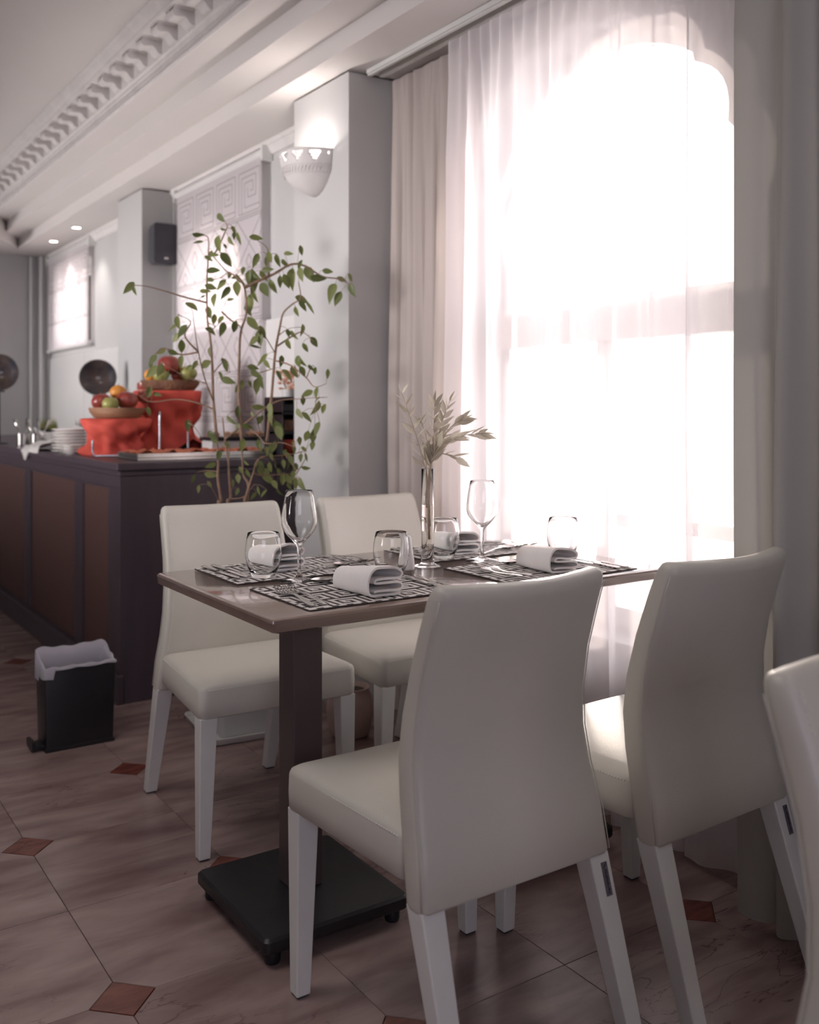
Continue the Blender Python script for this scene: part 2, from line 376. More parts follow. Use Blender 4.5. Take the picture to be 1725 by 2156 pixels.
for y0, y1, z0, zs in (W0, W1, W2, W3): portal(y0, y1, z0, (zs + (y1 - y0) / 2 if zs != 1.80 else 2.3))
# piers, part of the same wall
MB().box(1.87, XW, 3.19, 3.64, 0, Hc).build('pier', M['wall'], wr)
MB().box(1.87, XW, 5.57, 6.02, 0, Hc).build('pier', M['wall'], wr)
struct(MB().box(-4.1, XO, 8.6, 8.8, 0, 2.9).build('wall_back', M['wall']))
struct(MB().box(-4.15, -4, -3, 8.9, 0, 2.9).build('wall_left', M['wall']))
struct(MB().box(-4, XO, -3.15, -3, 0, 2.9).build('wall_front', M['wall']))
# windows: frames and panes
def window(nm, y0, y1, z0, zs, transom=None, mull=()):
    fr = MB(); xa, xb = 2.24, 2.29; cy = (y0 + y1) / 2; R = (y1 - y0) / 2
    fr.box(xa, xb, y0, y0 + .05, z0, zs).box(xa, xb, y1 - .05, y1, z0, zs).box(xa, xb, y0 + .05, y1 - .05, z0, z0 + .06)
    if transom: fr.box(xa - .01, xb + .01, y0 + .05, y1 - .05, transom[0], transom[1])
    for my in mull: fr.box(xa + .005, xb - .005, my - .025, my + .025, z0 + .06, transom[0] if transom else zs + R * .9)
    for i in range(24):   # curved head
        a0, a1 = PI * i / 24, PI * (i + 1) / 24
        q = [(cy + r * math.cos(a), zs + r * math.sin(a)) for a in (a0, a1) for r in (R + .02, R - .04)]
        fr.hexa([(xa, *q[0]), (xa, *q[1]), (xa, *q[3]), (xa, *q[2])], [(xb, *q[0]), (xb, *q[1]), (xb, *q[3]), (xb, *q[2])])
    w = struct(fr.build(nm, M['white']))
    pts = [(y0, z0), (y1, z0)] + [(cy + R * math.cos(PI * i / 24), zs + R * math.sin(PI * i / 24)) for i in range(25)]
    MB().add([(2.262, y, z) for y, z in pts], [tuple(range(len(pts)))]).build('glass_pane', M['pane'], w)
    return w
w1 = window('window_1', *W1, transom=(1.375, 1.51), mull=(2.23,))
MB().box(2.25, 2.28, W1[0] + .05, W1[1] - .05, .79, .83).build('window_rail', M['white'], w1)
window('window_2', *W2, transom=None, mull=(4.97,))
fr = MB().box(2.24, 2.29, 7.35, 7.40, 1.66, 2.30).box(2.24, 2.29, 8.20, 8.25, 1.66, 2.30).box(2.24, 2.29, 7.40, 8.20, 1.66, 1.71).box(2.24, 2.29, 7.40, 8.20, 2.25, 2.30).box(2.24, 2.29, 7.765, 7.835, 1.71, 2.25)
w3 = struct(fr.build('window_3', M['white'])); MB().box(2.262, 2.266, 7.4, 8.2, 1.7, 2.26).build('glass_pane', M['pane'], w3)
window('window_4', *W0, transom=(1.375, 1.51), mull=(-1.15,))
# white splashback panels along the window wall behind the buffet
t = struct(MB().box(2.055, XW, 3.64, 5.57, 0, 1.59).build('trim_1', M['whitepanel'], bevel=.003))
t = struct(MB().box(2.06, XW, 6.02, 8.55, 0, 1.58).build('trim_2', M['whitepanel'], bevel=.003))
MB().box(2.0585, 2.06, 7.45, 7.458, .95, 1.58).build('panel_joint', M['greycloth'], t)
# stepped ceiling
cb = MB()
cb.box(1.757, XO, -3, 8.6, SOF, 2.95)                    # soffit over the windows
cb.box(1.606, 1.757, -3, 8.6, 2.527, 2.95).box(1.469, 1.606, -3, 8.6, 2.605, 2.95)
cb.box(-4, 1.469, -3, 8.6, 2.79, 2.95)
cb.prism([(1.757, 8.26), (1.757, 8.6), (-4, 8.6), (-4, 7.75), (1.50, 7.75)], SOF, 2.6)
cb.prism([(1.606, 8.05), (1.606, 8.3), (-4, 8.3), (-4, 7.55), (1.30, 7.55)], 2.527, 2.7)
CEIL = struct(cb.build('ceiling', M['ceil']))
# cornice: extruded mouldings
def sweep(name, prof, y0, y1, m, parent=None):
    b = MB(); b.loft([[(x, y0, z) for x, z in prof], [(x, y1, z) for x, z in prof]])
    return b.build(name, m, parent, smooth=True, auto=35)
cor = struct(sweep('trim_3', [(1.469, 2.605), (1.462, 2.605), (1.458, 2.615), (1.464, 2.625), (1.458, 2.640), (1.448, 2.645), (1.450, 2.662), (1.442, 2.668),
     (1.440, 2.735), (1.345, 2.735), (1.340, 2.742), (1.340, 2.750), (1.330, 2.754), (1.322, 2.764), (1.316, 2.776), (1.305, 2.780), (1.303, 2.79), (1.469, 2.79)], -2.9, 7.55, M['plaster']))
bd = MB()
for i in range(330):    # bead-and-reel row
    y = 1.6 + i * 0.0175
    bd.lathe([(0.0005, -.0085), (.0055, -.004), (.0055, .004), (.0005, .0085)], 5, (1.4545, y, 2.632))
bd.build('bead_moulding', M['plaster'], cor, kind='stuff')
# scroll brackets under the cornice
md = MB(); w = .036
side = [(1.443, 2.675), (1.432, 2.672), (1.420, 2.680), (1.412, 2.692), (1.400, 2.700), (1.385, 2.698), (1.370, 2.694), (1.356, 2.698), (1.350, 2.708), (1.352, 2.722), (1.362, 2.734), (1.443, 2.734)]
md.loft([[(x, -w, z) for x, z in side], [(x, -w * .7, z - .004) for x, z in side], [(x, 0, z - .002) for x, z in side], [(x, w * .7, z - .004) for x, z in side], [(x, w, z) for x, z in side]])
mo = md.build('bracket', M['plaster'], cor, smooth=True, auto=50)
ro = MB(); ro.lathe([(.001, 0), (.010, -.001), (.014, -.006), (.018, -.004), (.024, -.001), (.026, .004)], 12, (1.392, 0, 2.734)).box(1.355, 1.430, -.05, -.044, 2.727, 2.736).box(1.355, 1.430, .044, .05, 2.727, 2.736)
rs = ro.build('rosette', M['plaster'], cor)
k = 0
y = 1.65
while y < 7.4:
    a = mo if k == 0 else mo.copy(); r = rs if k == 0 else rs.copy()
    if k: COL.objects.link(a); COL.objects.link(r)
    a.location = (0, y, 0); r.location = (0, y + .093, 0); y += .186; k += 1
# wall-top moulding between the piers and pipe chase in the far corner
struct(sweep('trim_4', [(XW, 2.39), (2.07, 2.39), (2.065, 2.40), (2.055, 2.41), (2.05, 2.425), (2.04, 2.43), (2.04, 2.45), (XW, 2.45)], 3.64, 5.57, M['plaster']))
struct(sweep('trim_5', [(XW, 2.39), (2.07, 2.39), (2.065, 2.40), (2.055, 2.41), (2.05, 2.425), (2.04, 2.43), (2.04, 2.45), (XW, 2.45)], 6.02, 8.6, M['plaster']))
pp = MB()
for xx, yy, rr in ((2.0, 8.5, .022), (1.93, 8.56, .016)): pp.lathe([(rr, 0), (rr, 2.44)], 12, (xx, yy, 0))
struct(pp.build('trim_6', M['wall'], smooth=True, auto=40))
# ground outside
struct(MB().box(XO + .02, 40, -30, 40, -0.3, -0.1).build('ground', M['pavement']))

# ============================================================ WINDOW DRESSING
def drape(name, x, y0, y1, z0, z1, n, amp, m, folds, seed, header=.09, parent=None, flare=1.25, hfreq=3.1):
    rnd = random.Random(seed); b = MB(); rows = 30
    ph = [0]; 
    for i in range(n): ph.append(ph[-1] + folds * 2 * PI / n * (0.35 + 1.3 * abs(math.sin(i * folds * .37 / n * 6 + seed))))
    wob = [rnd.uniform(.45, 1.35) for _ in range(int(folds) * 3 + 8)]
    for r in range(rows + 1):
        t = r / rows
        z = z1 - (z1 - z0) * (t if t > 0 else 0)
        if r == 1: z = z1 - .03
        if r == 2: z = z1 - header * .8
        if r == 3: z = z1 - header
        if r == 4: z = z1 - header * 1.4
        hd = max(0, 1 - max(0, (z1 - z) - header * .7) / (header * 2.2))
        row = []
        for i in range(n + 1):
            u = i / n; p = ph[i]; wa = wob[int(p / PI) % len(wob)] * .5 + wob[int(p / PI + 1) % len(wob)] * .5
            grow = .55 + .45 * min(1, (z1 - z) / 1.2)
            off = amp * wa * grow * (math.sin(p) + .28 * math.sin(2.3 * p + seed + .4 * t)) * (1 - hd)
            off += hd * amp * .42 * math.sin(u * n * .42 * hfreq / 3.1)
            yy = y0 + (y1 - y0) * u + (1 - hd) * amp * .55 * math.cos(p * 1.0 + .3) * grow + .006 * math.sin(t * 5 + u * 14 + seed)
            xx = x + off + .004 * math.sin(t * 9 + p)
            row.append((xx, yy, z + (.004 * math.sin(u * n * .42) if r == 0 else 0)))
        b.v += row
    for r in range(rows):
        for i in range(n):
            a = r * (n + 1) + i; b.f.append((a, a + 1, a + n + 2, a + n + 1))
    return b.build(name, m, parent, smooth=True)
s1 = drape('sheer_curtain', 1.990, 1.10, 2.715, .012, 2.425, 420, .026, M['sheer'], 10, 3)
tag(s1, 'white see-through sheer curtain glowing in front of the big arched window', 'curtain', 'curtains of the big window')
s2 = drape('drape', 2.040, 2.62, 3.15, .012, 2.42, 150, .019, M['drape'], 6, 11)
tag(s2, 'beige drape beside the wall pier at the left of the sheer curtain', 'curtain', 'curtains of the big window')
s3 = drape('drape', 1.875, .70, 1.425, .012, 2.43, 150, .026, M['greydrape'], 5, 5)
tag(s3, 'heavy grey drape hanging at the right edge of the window', 'curtain', 'curtains of the big window')
s0 = drape('sheer_curtain', 1.975, -1.95, -.35, .012, 2.425, 260, .028, M['sheer'], 11, 8)
tag(s0, 'white sheer curtain over the next window behind the viewer', 'curtain')
rl = MB().box(1.93, 1.955, -2.0, 3.16, 2.432, SOF).box(1.985, 2.01, -2.0, 3.16, 2.432, SOF).box(1.935, 1.95, -2.0, 3.16, 2.426, 2.432)
tag(rl.build('curtain_rail', M['white'], bevel=.002), 'white double curtain track fixed under the ceiling soffit', 'curtain rail')

def blind(name, x, y0, y1, z0, z1, label, pattern):
    t = thing(name, label, 'blind', (x, (y0 + y1) / 2, z1), 0)
    hw = (y1 - y0) / 2; H = z1 - z0
    MB().box(0, .0015, -hw, hw, -H, 0).build('fabric', M['blind'], t)
    tb = MB(); tb.loft([[(.012 + .022 * math.cos(a), yy, .012 + .022 * math.sin(a)) for a in [2 * PI * i / 16 for i in range(16)]] for yy in (-hw - .01, hw + .01)])
    tb.build('roller_tube', M['whitepanel'], t, smooth=True, auto=40)
    for sy in (-1, 1): MB().box(-.012, .05, sy * (hw + .018) - .008, sy * (hw + .018) + .008, -.03, .045).build('bracket', M['white'], t, bevel=.004)
    bb = MB(); bb.loft([[(.001 + .012 * math.cos(a), yy, -H - .006 + .012 * math.sin(a)) for a in [2 * PI * i / 12 for i in range(12)]] for yy in (-hw, hw)])
    bb.build('bottom_bar', M['whitepanel'], t, smooth=True, auto=40)
    MB().tube([(-.004, hw + .03, 0), (-.006, hw + .035, -H * .5), (-.004, hw + .03, -H)], .0018, 5).tube([(.014, hw + .03, 0), (.012, hw + .036, -H * .5), (.014, hw + .03, -H)], .0018, 5).build('pull_cord', M['white'], t)
    if pattern:
        pb = MB(); lw = .0022
        def line(a, b):
            a = Vector((0, *a)); b = Vector((0, *b)); d_ = (b - a).normalized(); nn = Vector((0, -d_.z, d_.y)) * lw
            q = [a - nn, b - nn, b + nn, a + nn]; pb.hexa([v + Vector((-.0008, 0, 0)) for v in q], [v + Vector((-.0001, 0, 0)) for v in q])
        cells = pattern; cw = 2 * hw / cells; z = -.03; row = 0
        def poly(c, pts):
            for i in range(len(pts) - 1): line((c[0] + pts[i][0], c[1] + pts[i][1]), (c[0] + pts[i + 1][0], c[1] + pts[i + 1][1]))
        while z > -H + .05:
            if row % 2 == 0:
                h = .235
                if z - h < -H: break
                for i in range(cells):
                    c = (hw - i * cw, z); g = .016
                    def R(x, yy): return (-x * cw, -yy * h)
                    poly(c, [R(.08, .06), R(.92, .06), R(.92, .94), R(.08, .94), R(.08, .06)])
                    poly(c, [R(.2, .94), R(.2, .18), R(.78, .18), R(.78, .62), R(.45, .62), R(.45, .42)])
                    poly(c, [R(.32, .82), R(.32, .3), R(.66, .3), R(.66, .5), R(.55, .5)])
                    poly(c, [R(.32, .82), R(.92, .82)])
            else:
                h = .25
                if z - h < -H: break
                for i in range(cells):
                    c = (hw - i * cw, z)
                    def R(x, yy): return (-x * cw, -yy * h)
                    poly(c, [R(0, 0), R(1, 1)]); poly(c, [R(1, 0), R(0, 1)])
                    poly(c, [R(.5, .72), R(.62, .86), R(.5, 1.0), R(.38, .86), R(.5, .72)])
                    poly(c, [R(.0, .3), R(.14, .5), R(0, .7)]); poly(c, [R(1, .3), R(.86, .5), R(1, .7)])
            z -= h
            line((-hw, z), (hw, z)); line((-hw, z - .012), (hw, z - .012)); z -= .012; row += 1
        line((-hw + .006, 0), (-hw + .006, -H)); line((hw - .006, 0), (hw - .006, -H))
        pb.build('printed_pattern', M['print'], t)
    return t
blind('roller_blind', 2.03, 4.295, 5.44, 1.0, 2.385, 'white roller blind printed with thin square key pattern behind the tall plant', 4)
blind('roller_blind', 2.035, 7.25, 8.45, 1.64, 2.385, 'small roller blind over the window in the far left corner', 5)

# ============================================================ TABLE
T = .755
tab = thing('dining_table', 'taupe lacquered rectangular dining table on two square pedestals, set for four', 'table', (1.375, 2.012, 0))
hx, hy = .555, .325
b = MB()
b.loft([rrect(hx - .012, hy - .012, .004, 3, z=T - .030), rrect(hx - .003, hy - .003, .005, 3, z=T - .026), rrect(hx - .001, hy - .001, .006, 3, z=T - .010),
        rrect(hx, hy, .006, 3, z=T - .008), rrect(hx - .001, hy - .001, .006, 3, z=T - .003), rrect(hx - .006, hy - .006, .006, 3, z=T)])
b.build('tabletop', M['tabletop'], tab, smooth=True, auto=25)
for dx in (-.325, .325):
    MB().box(dx - .0375, dx + .0375, -.0375, .0375, .062, T - .030).build('column', M['column'], tab, bevel=.003)
    MB().box(dx - .13, dx + .13, -.13, .13, T - .0365, T - .030).build('mounting_plate', M['blackmetal'], tab)
    bp = MB(); bp.loft([rrect(.176, .186, .012, 4, cx=dx, z=.030), rrect(.180, .190, .014, 4, cx=dx, z=.036), rrect(.180, .190, .014, 4, cx=dx, z=.056), rrect(.174, .184, .012, 4, cx=dx, z=.062)])
    bp.build('base_plate', M['blackmetal'], tab, smooth=True, auto=35)
    for sx in (-1, 1):
        for sy in (-1, 1):
            MB().lathe([(.016, 0), (.018, .006), (.018, .024), (.012, .030)], 16, (dx + sx * .15, sy * .16, 0)).build('foot', M['blackplastic'], tab, smooth=True, auto=40)

# ============================================================ CHAIRS (local +y = sitter's front)
def make_chair(label):
    t = thing('dining_chair', label, 'chair', (0, 0, 0), 0, 'cream dining chairs')
    # seat
    def ring(z, ins, crown=0):
        r = .022; pts = []
        fx, bx, fy, by = .226 - ins, .205 - ins, .236 - ins, -.160 + ins
        for (cx, cy), a0 in (((fx, fy), 0), ((-fx, fy), PI / 2), ((-bx, by), PI), ((bx, by), 3 * PI / 2)):
            sx = 1 if cx > 0 else -1; sy = 1 if cy > 0 else -1
            for i in range(5):
                a = a0 + PI / 2 * i / 4
                pts.append((cx - sx * r + r * math.cos(a), cy - sy * r + r * math.sin(a), z))
        return pts
    b = MB(); b.loft([ring(.366, .004), ring(.370, 0), ring(.400, -.001), ring(.436, 0), ring(.444, .003), ring(.450, .012), ring(.457, .04), ring(.461, .09), ring(.463, .13)])
    b.build('seat', M['leather'], t, smooth=True, auto=60)
    # backrest profile: (height, rear y, front y, half width)
    P = [(.338, -.222, -.172, .211), (.345, -.226, -.168, .213), (.42, -.214, -.150, .208), (.50, -.190, -.128, .201), (.567, -.178, -.118, .197), (.64, -.180, -.124, .193),
         (.72, -.196, -.144, .190), (.80, -.222, -.172, .188), (.845, -.238, -.190, .187), (.858, -.240, -.197, .185), (.866, -.237, -.203, .181), (.870, -.230, -.212, .174)]
    b = MB(); rings = []
    for h, r, f, w in P:
        cy, hy_ = (r + f) / 2, (f - r) / 2; rad = min(.017, hy_ * .8); cv = .028
        ring_ = []
        for x, y, _ in rrect(w, hy_, rad, 5, 0, 0, 0):
            ring_.append((x, y + cy, h))
        # subdivide the long sides for a gentle hollow
        out = []
        for i in range(len(ring_)):
            a_, c_ = Vector(ring_[i]), Vector(ring_[(i + 1) % len(ring_)])
            out.append(a_)
            if abs(c_.x - a_.x) > .2:
                for q in range(1, 8): out.append(a_.lerp(c_, q / 8))
        for v in out:
            bow = (1 - (v.x / w) ** 2) * min(1, max(0, (h - .36) / .3)); v.y -= cv * bow; v.z -= .005 * bow * (h > .84)
        rings.append(out)
    b.loft(rings).build('backrest', M['leather'], t, smooth=True, auto=60)
    # stitched seams: tiny dashes
    st = MB()
    def interp(h, k):
        for i in range(len(P) - 1):
            if P[i][0] <= h <= P[i + 1][0]:
                q = (h - P[i][0]) / (P[i + 1][0] - P[i][0]); return P[i][k] * (1 - q) + P[i + 1][k] * q
    h = .46
    while h < .855:
        for sx in (-1, 1):
            w_ = interp(h, 3) - .014; y = interp(h, 2) + .0004; y2 = interp(h + .004, 2) + .0004
            cvv = .028 * (1 - (w_ / interp(h, 3)) ** 2) * min(1, max(0, (h - .36) / .3))
            st.box(sx * w_ - .0006, sx * w_ + .0006, min(y, y2) - cvv - .001, max(y, y2) - cvv + .0004, h, h + .0045)
        h += .0075
    x = -.205
    while x < .205: st.box(x, x + .0045, .2342, .2366, .4385, .4397); x += .0075
    y = -.14
    while y < .215:
        wx = .205 + (.226 - .205) * (y + .16) / .396
        for sx in (-1, 1): st.box(sx * (wx - .0013) - .0012, sx * (wx - .0013) + .0012, y, y + .0045, .4385, .4397)
        y += .0075
    st.build('seam_stitching', M['thread'], t, kind='stuff')
    for sx in (-1, 1):
        MB().tube([(sx * (p[3] - .0015), p[1] + .004, p[0]) for p in P[1:9]], .0011, 5).build('piping', M['leather'], t, smooth=True)
    # legs
    for sx in (-1, 1):
        for front in (1, 0):
            if front: tp, bt, a, c = (sx * .200, .208, .368), (sx * .208, .206, .004), .0235, .0155
            else: tp, bt, a, c = (sx * .187, -.196, .342), (sx * .193, -.305, .004), .0235, .0165
            lg = MB(); lg.hexa([(bt[0] + q * c, bt[1] + p * c, bt[2]) for q, p in ((-1, -1), (1, -1), (1, 1), (-1, 1))],
                               [(tp[0] + q * a, tp[1] + p * a, tp[2]) for q, p in ((-1, -1), (1, -1), (1, 1), (-1, 1))])
            l = lg.build('leg', M['white'], t, bevel=.003)
            MB().box(bt[0] - c * .8, bt[0] + c * .8, bt[1] - c * .8, bt[1] + c * .8, 0, .005).build('foot_cap', M['greyplastic'], l)
    return t
c1 = make_chair('cream leather dining chair at the far side of the table, nearest the dark buffet')
c1.location = (1.172, 2.567, 0); c1.rotation_euler = (0, 0, PI - math.radians(2.5))
dup(c1, (1.698, 2.560, 0), PI, 'cream leather dining chair at the far side of the table, nearest the sheer curtain')
c3 = dup(c1, (1.103, 1.510, 0), 0, 'big cream leather dining chair seen from behind, in front of the near pedestal')
c4 = dup(c1, (1.598, 1.475, 0), math.radians(1.8), 'cream leather dining chair seen from behind at the right, beside the grey drape')
dup(c1, (1.107, .435, 0), PI, 'blurred cream dining chair cut off by the right edge of the photo')
# small maker plates on the rear right legs of the two chairs seen from behind
def maker_plate(chair):
    leg = None
    for c in kids(chair):
        if c.name.startswith('leg'):
            co = c.data.vertices[0].co
            if co.x > .1 and co.y < -.2: leg = c
    # lies on the leg's rear face, which slopes from (y -.3215, z .004) to (y -.2195, z .342)
    def q(z, x): 
        t_ = (z - .004) / .338; return Vector((x, -.3215 + .102 * t_ - .0006, z))
    b = MB(); x0, x1 = .186, .200
    b.hexa([q(.270, x0), q(.270, x1), q(.325, x1), q(.325, x0)], [v + Vector((0, -.0008, .0002)) for v in (q(.270, x0), q(.270, x1), q(.325, x1), q(.325, x0))])
    pl = b.build('maker_plate', M['labelmetal'], leg)
    i = MB(); rnd = random.Random(4); z = .274
    while z < .312:   # illegible worn lettering running down the plate
        zz = z + rnd.uniform(.001, .003)
        xa = .1905 + rnd.uniform(0, .0012); xb = .1945 + rnd.uniform(0, .0015)
        i.hexa([q(z, xa) + Vector((0, -.0009, 0)), q(z, xb) + Vector((0, -.0009, 0)), q(zz, xb) + Vector((0, -.0009, 0)), q(zz, xa) + Vector((0, -.0009, 0))],
               [v + Vector((0, -.0012, 0)) for v in (q(z, xa), q(z, xb), q(zz, xb), q(zz, xa))]); z = zz + .0012
    for k in range(4):
        a_ = q(.315 + .002 * k, .189 + .002 * k); 
        i.hexa([a_ + Vector((0, -.0009, 0)), a_ + Vector((.0018, -.0009, 0)), a_ + Vector((.0018, -.0009, .0022)), a_ + Vector((0, -.0009, .0022))],
               [a_ + Vector((0, -.0012, 0)), a_ + Vector((.0018, -.0012, 0)), a_ + Vector((.0018, -.0012, .0022)), a_ + Vector((0, -.0012, .0022))])
    i.build('worn_lettering', M['ink'], leg)
maker_plate(c3); maker_plate(c4)

# ============================================================ TABLE SETTINGS
def placemat(x0, x1, y0, y1, label, seed):
    cx, cy = (x0 + x1) / 2, (y0 + y1) / 2; hx, hy = (x1 - x0) / 2, (y1 - y0) / 2
    t = thing('placemat', label, 'placemat', (cx, cy, T + .0003), 0, 'woven placemats')
    rnd = random.Random(seed)
    nx, ny = 40, 24; b = MB()
    def hgt(x, y): return .0006 * math.sin(x * 30 + seed) * math.sin(y * 25 + seed) + .0007
    g = []
    for z in (0, .0022):
        for j in range(ny + 1):
            for i in range(nx + 1):
                x = -hx + 2 * hx * i / nx; y = -hy + 2 * hy * j / ny
                if i in (0, nx): x += .0012 * math.sin(j * 1.9 + seed)
                if j in (0, ny): y += .0012 * math.sin(i * 1.7 + seed)
                g.append((x, y, z + (hgt(x, y) if z else 0)))
    N = (nx + 1) * (ny + 1); fs = []
    for j in range(ny):
        for i in range(nx):
            a = j * (nx + 1) + i; fs.append((a, a + nx + 1, a + nx + 2, a + 1)); fs.append((N + a, N + a + 1, N + a + nx + 2, N + a + nx + 1))
    for i in range(nx): fs.append((i, i + 1, N + i + 1, N + i)); a = ny * (nx + 1) + i; fs.append((a + 1, a, N + a, N + a + 1))
    for j in range(ny): a = j * (nx + 1); fs.append((a + nx + 1, a, N + a, N + a + nx + 1)); a += nx; fs.append((a, a + nx + 1, N + a + nx + 1, N + a))
    b.add(g, fs); b.build('backing', M['matdark'], t)
    cell = [".......#.", "######.#.", "#....#.#.", "#.##.#.#.", "#.#..#.#.", "#.####.#.", "#......#.", "########.", "........."]
    px = .0086; ncol = int(2 * hx / px); nrow = int(2 * hy / px); w = MB()
    for r in range(nrow):
        yy = -hy + .002 + r * px; c = 0
        sh = 4 * (r // 9)
        while c < ncol:
            def on(cc):
                if cc < 1 or cc >= ncol - 1: return r % 4 < 3
                if r < 1 or r >= nrow - 1: return cc % 4 < 2
                return cell[r % 9][(cc + sh) % 9] == '#'
            if on(c):
                e = c
                while e + 1 < ncol and on(e + 1): e += 1
                k = c
                while k <= e:
                    k2 = min(e + 1, k + 6)
                    xa, xb = -hx + .002 + k * px, -hx + .002 + k2 * px
                    za, zb = .0022 + hgt(xa, yy), .0022 + hgt(xb, yy)
                    j0, j1 = rnd.uniform(-.0004, .0004), rnd.uniform(-.0004, .0004)
                    w.add([(xa, yy + j0, za + .0005), (xb, yy + j1, zb + .0005), (xb, yy + px + j1, zb + .0005), (xa, yy + px + j0, za + .0005),
                           (xa, yy + j0 - .0002, za - .0006), (xb, yy + j1 - .0002, zb - .0006), (xb, yy + px + j1 + .0002, zb - .0006), (xa, yy + px + j0 + .0002, za - .0006)],
                          [(0, 1, 2, 3), (4, 5, 1, 0), (6, 7, 3, 2), (5, 6, 2, 1), (7, 4, 0, 3)])
                    k = k2
                c = e + 1
            else: c += 1
    w.build('woven_pattern', M['matwhite'], t, kind='stuff')
    return t
placemat(.915, 1.325, 2.065, 2.325, 'brown and white key-pattern placemat in front of the chair nearest the buffet', 1)
placemat(.915, 1.305, 1.715, 1.995, 'brown and white key-pattern placemat at the near left corner of the table', 2)
placemat(1.475, 1.860, 2.075, 2.325, 'brown and white key-pattern placemat at the far side behind the bud vase', 3)
placemat(1.440, 1.840, 1.705, 1.985, 'brown and white key-pattern placemat in the bright glare at the window end', 4)
ZM = T + .0045    # top of a mat

def wine_glass(x, y, z, label):
    outer = [(.044, .0), (.0445, .0012), (.040, .003), (.022, .006), (.009, .011), (.0048, .020), (.0040, .035), (.0038, .062), (.0046, .078), (.0075, .086), (.016, .095), (.028, .108), (.0385, .122), (.0418, .134), (.0415, .150), (.0385, .175), (.0345, .198), (.0318, .212)]
    inner = [(.0310, .2125), (.0305, .211), (.0334, .198), (.0374, .175), (.0405, .150), (.0407, .136), (.037, .1235), (.0265, .1105), (.0145, .099), (.006, .093), (.0008, .091)]
    b = MB(); b.lathe([(.001, 0)] + outer + inner, 48)
    o = b.build('wine_glass', M['glass'], smooth=True, auto=60); o.location = (x, y, z)
    return tag(o, label, 'wine glass', 'empty wine glasses')
wine_glass(1.056, 2.030, T + .0008, 'tall empty wine glass between the two placemats nearest the buffet')
wine_glass(1.600, 2.030, T + .0008, 'tall empty wine glass against the sheer curtain, right of the bud vase')
def tumbler(x, y, z, label):
    outer = [(.024, 0), (.0265, .002), (.031, .010), (.0385, .028), (.0428, .046), (.0438, .058), (.0432, .072), (.040, .092), (.0372, .105)]
    inner = [(.0362, .1055), (.0357, .104), (.0387, .090), (.0420, .071), (.0424, .058), (.0414, .046), (.036, .028), (.028, .013), (.015, .009), (.0008, .0085)]
    b = MB(); b.lathe([(.001, .001)] + outer + inner, 48)
    o = b.build('water_glass', M['glass'], smooth=True, auto=60); o.location = (x, y, z)
    return tag(o, label, 'glass', 'stemless water glasses')
tumbler(1.003, 2.112, ZM, 'stemless water glass on the placemat nearest the buffet, left of the tall wine glass')
tumbler(1.262, 1.952, ZM, 'stemless water glass just left of the white shaker')
tumbler(1.532, 2.112, ZM, 'stemless water glass right behind the bud vase')
tumbler(1.810, 1.945, ZM, 'stemless water glass at the window end of the table, in the glare')

b = MB(); b.lathe([(.015, 0), (.0195, .002), (.0205, .008), (.0195, .022), (.0165, .045), (.0135, .066), (.0120, .078), (.0105, .084), (.006, .0875), (.0015, .088)], 32)
sh = thing('salt_shaker', 'small tapered white ceramic shaker beside the bud vase', 'shaker', (1.352, 2.020, T + .0008))
b.build('body', M['ceramic'], sh, smooth=True, auto=70)
hb = MB()
for i in range(5):
    a_ = 2 * PI * i / 5; hb.lathe([(.0009, 0), (.0009, .0008)], 8, (.004 * math.cos(a_), .004 * math.sin(a_), .0872))
hb.build('pour_holes', M['blackplastic'], sh)

vx, vy = 1.430, 2.040
v = thing('bud_vase', 'slim clear glass bud vase with a round foot, in the middle of the table', 'vase', (vx, vy, T + .0008), -THETA)
b = MB(); b.lathe([(.001, 0), (.034, 0), (.0355, .0015), (.030, .004), (.018, .007), (.0165, .012), (.0158, .05), (.0160, .15), (.0160, .2495), (.0152, .250), (.0148, .249), (.0148, .15), (.0146, .06), (.013, .046), (.008, .040), (.0008, .038)], 40)
b.build('body', M['glass'], v, smooth=True, auto=60)
b = MB(); b.lathe([(.0008, .0385), (.008, .0405), (.0129, .0465), (.01455, .06), (.01475, .15), (.01475, .158), (.0008, .158)], 32)
b.build('water', M['water'], v, smooth=True, auto=60)

# leaves -------------------------------------------------------------
def leaf_mesh(name, width, curl, fold, m, pts=5):
    # unit length leaf along +x, tip at x=1
    b = MB(); n = pts
    prof = [0, .55, .95, 1, .82, .5, .2, 0] if width > .3 else [0, .7, 1, 1, .8, .5, .22, 0]
    xs = [0, .1, .25, .42, .6, .78, .9, 1.0]
    L_, C_, R_ = [], [], []
    for x, p in zip(xs, prof):
        z = -curl * x * x; wv = width / 2 * p
        C_.append((x, 0, z)); L_.append((x, wv, z + fold * wv)); R_.append((x, -wv, z + fold * wv))
    k = len(xs); b.v = C_ + L_ + R_
    for i in range(k - 1):
        if i == 0: b.f += [(0, 1, k + 1), (0, 2 * k + 1, 1)]
        elif i == k - 2: b.f += [(i, i + 1, k + i), (i, 2 * k + i, i + 1)]
        else: b.f += [(i, i + 1, k + i + 1, k + i), (i, 2 * k + i, 2 * k + i + 1, i + 1)]
    me = bpy.data.meshes.new(name); me.from_pydata(b.v, [], b.f); me.materials.append(m)
    bm = bmesh.new(); bm.from_mesh(me); loose = [q for q in bm.verts if not q.link_faces]; bmesh.ops.delete(bm, geom=loose, context='VERTS'); bm.to_mesh(me); bm.free()
    for p in me.polygons: p.use_smooth = True
    return me
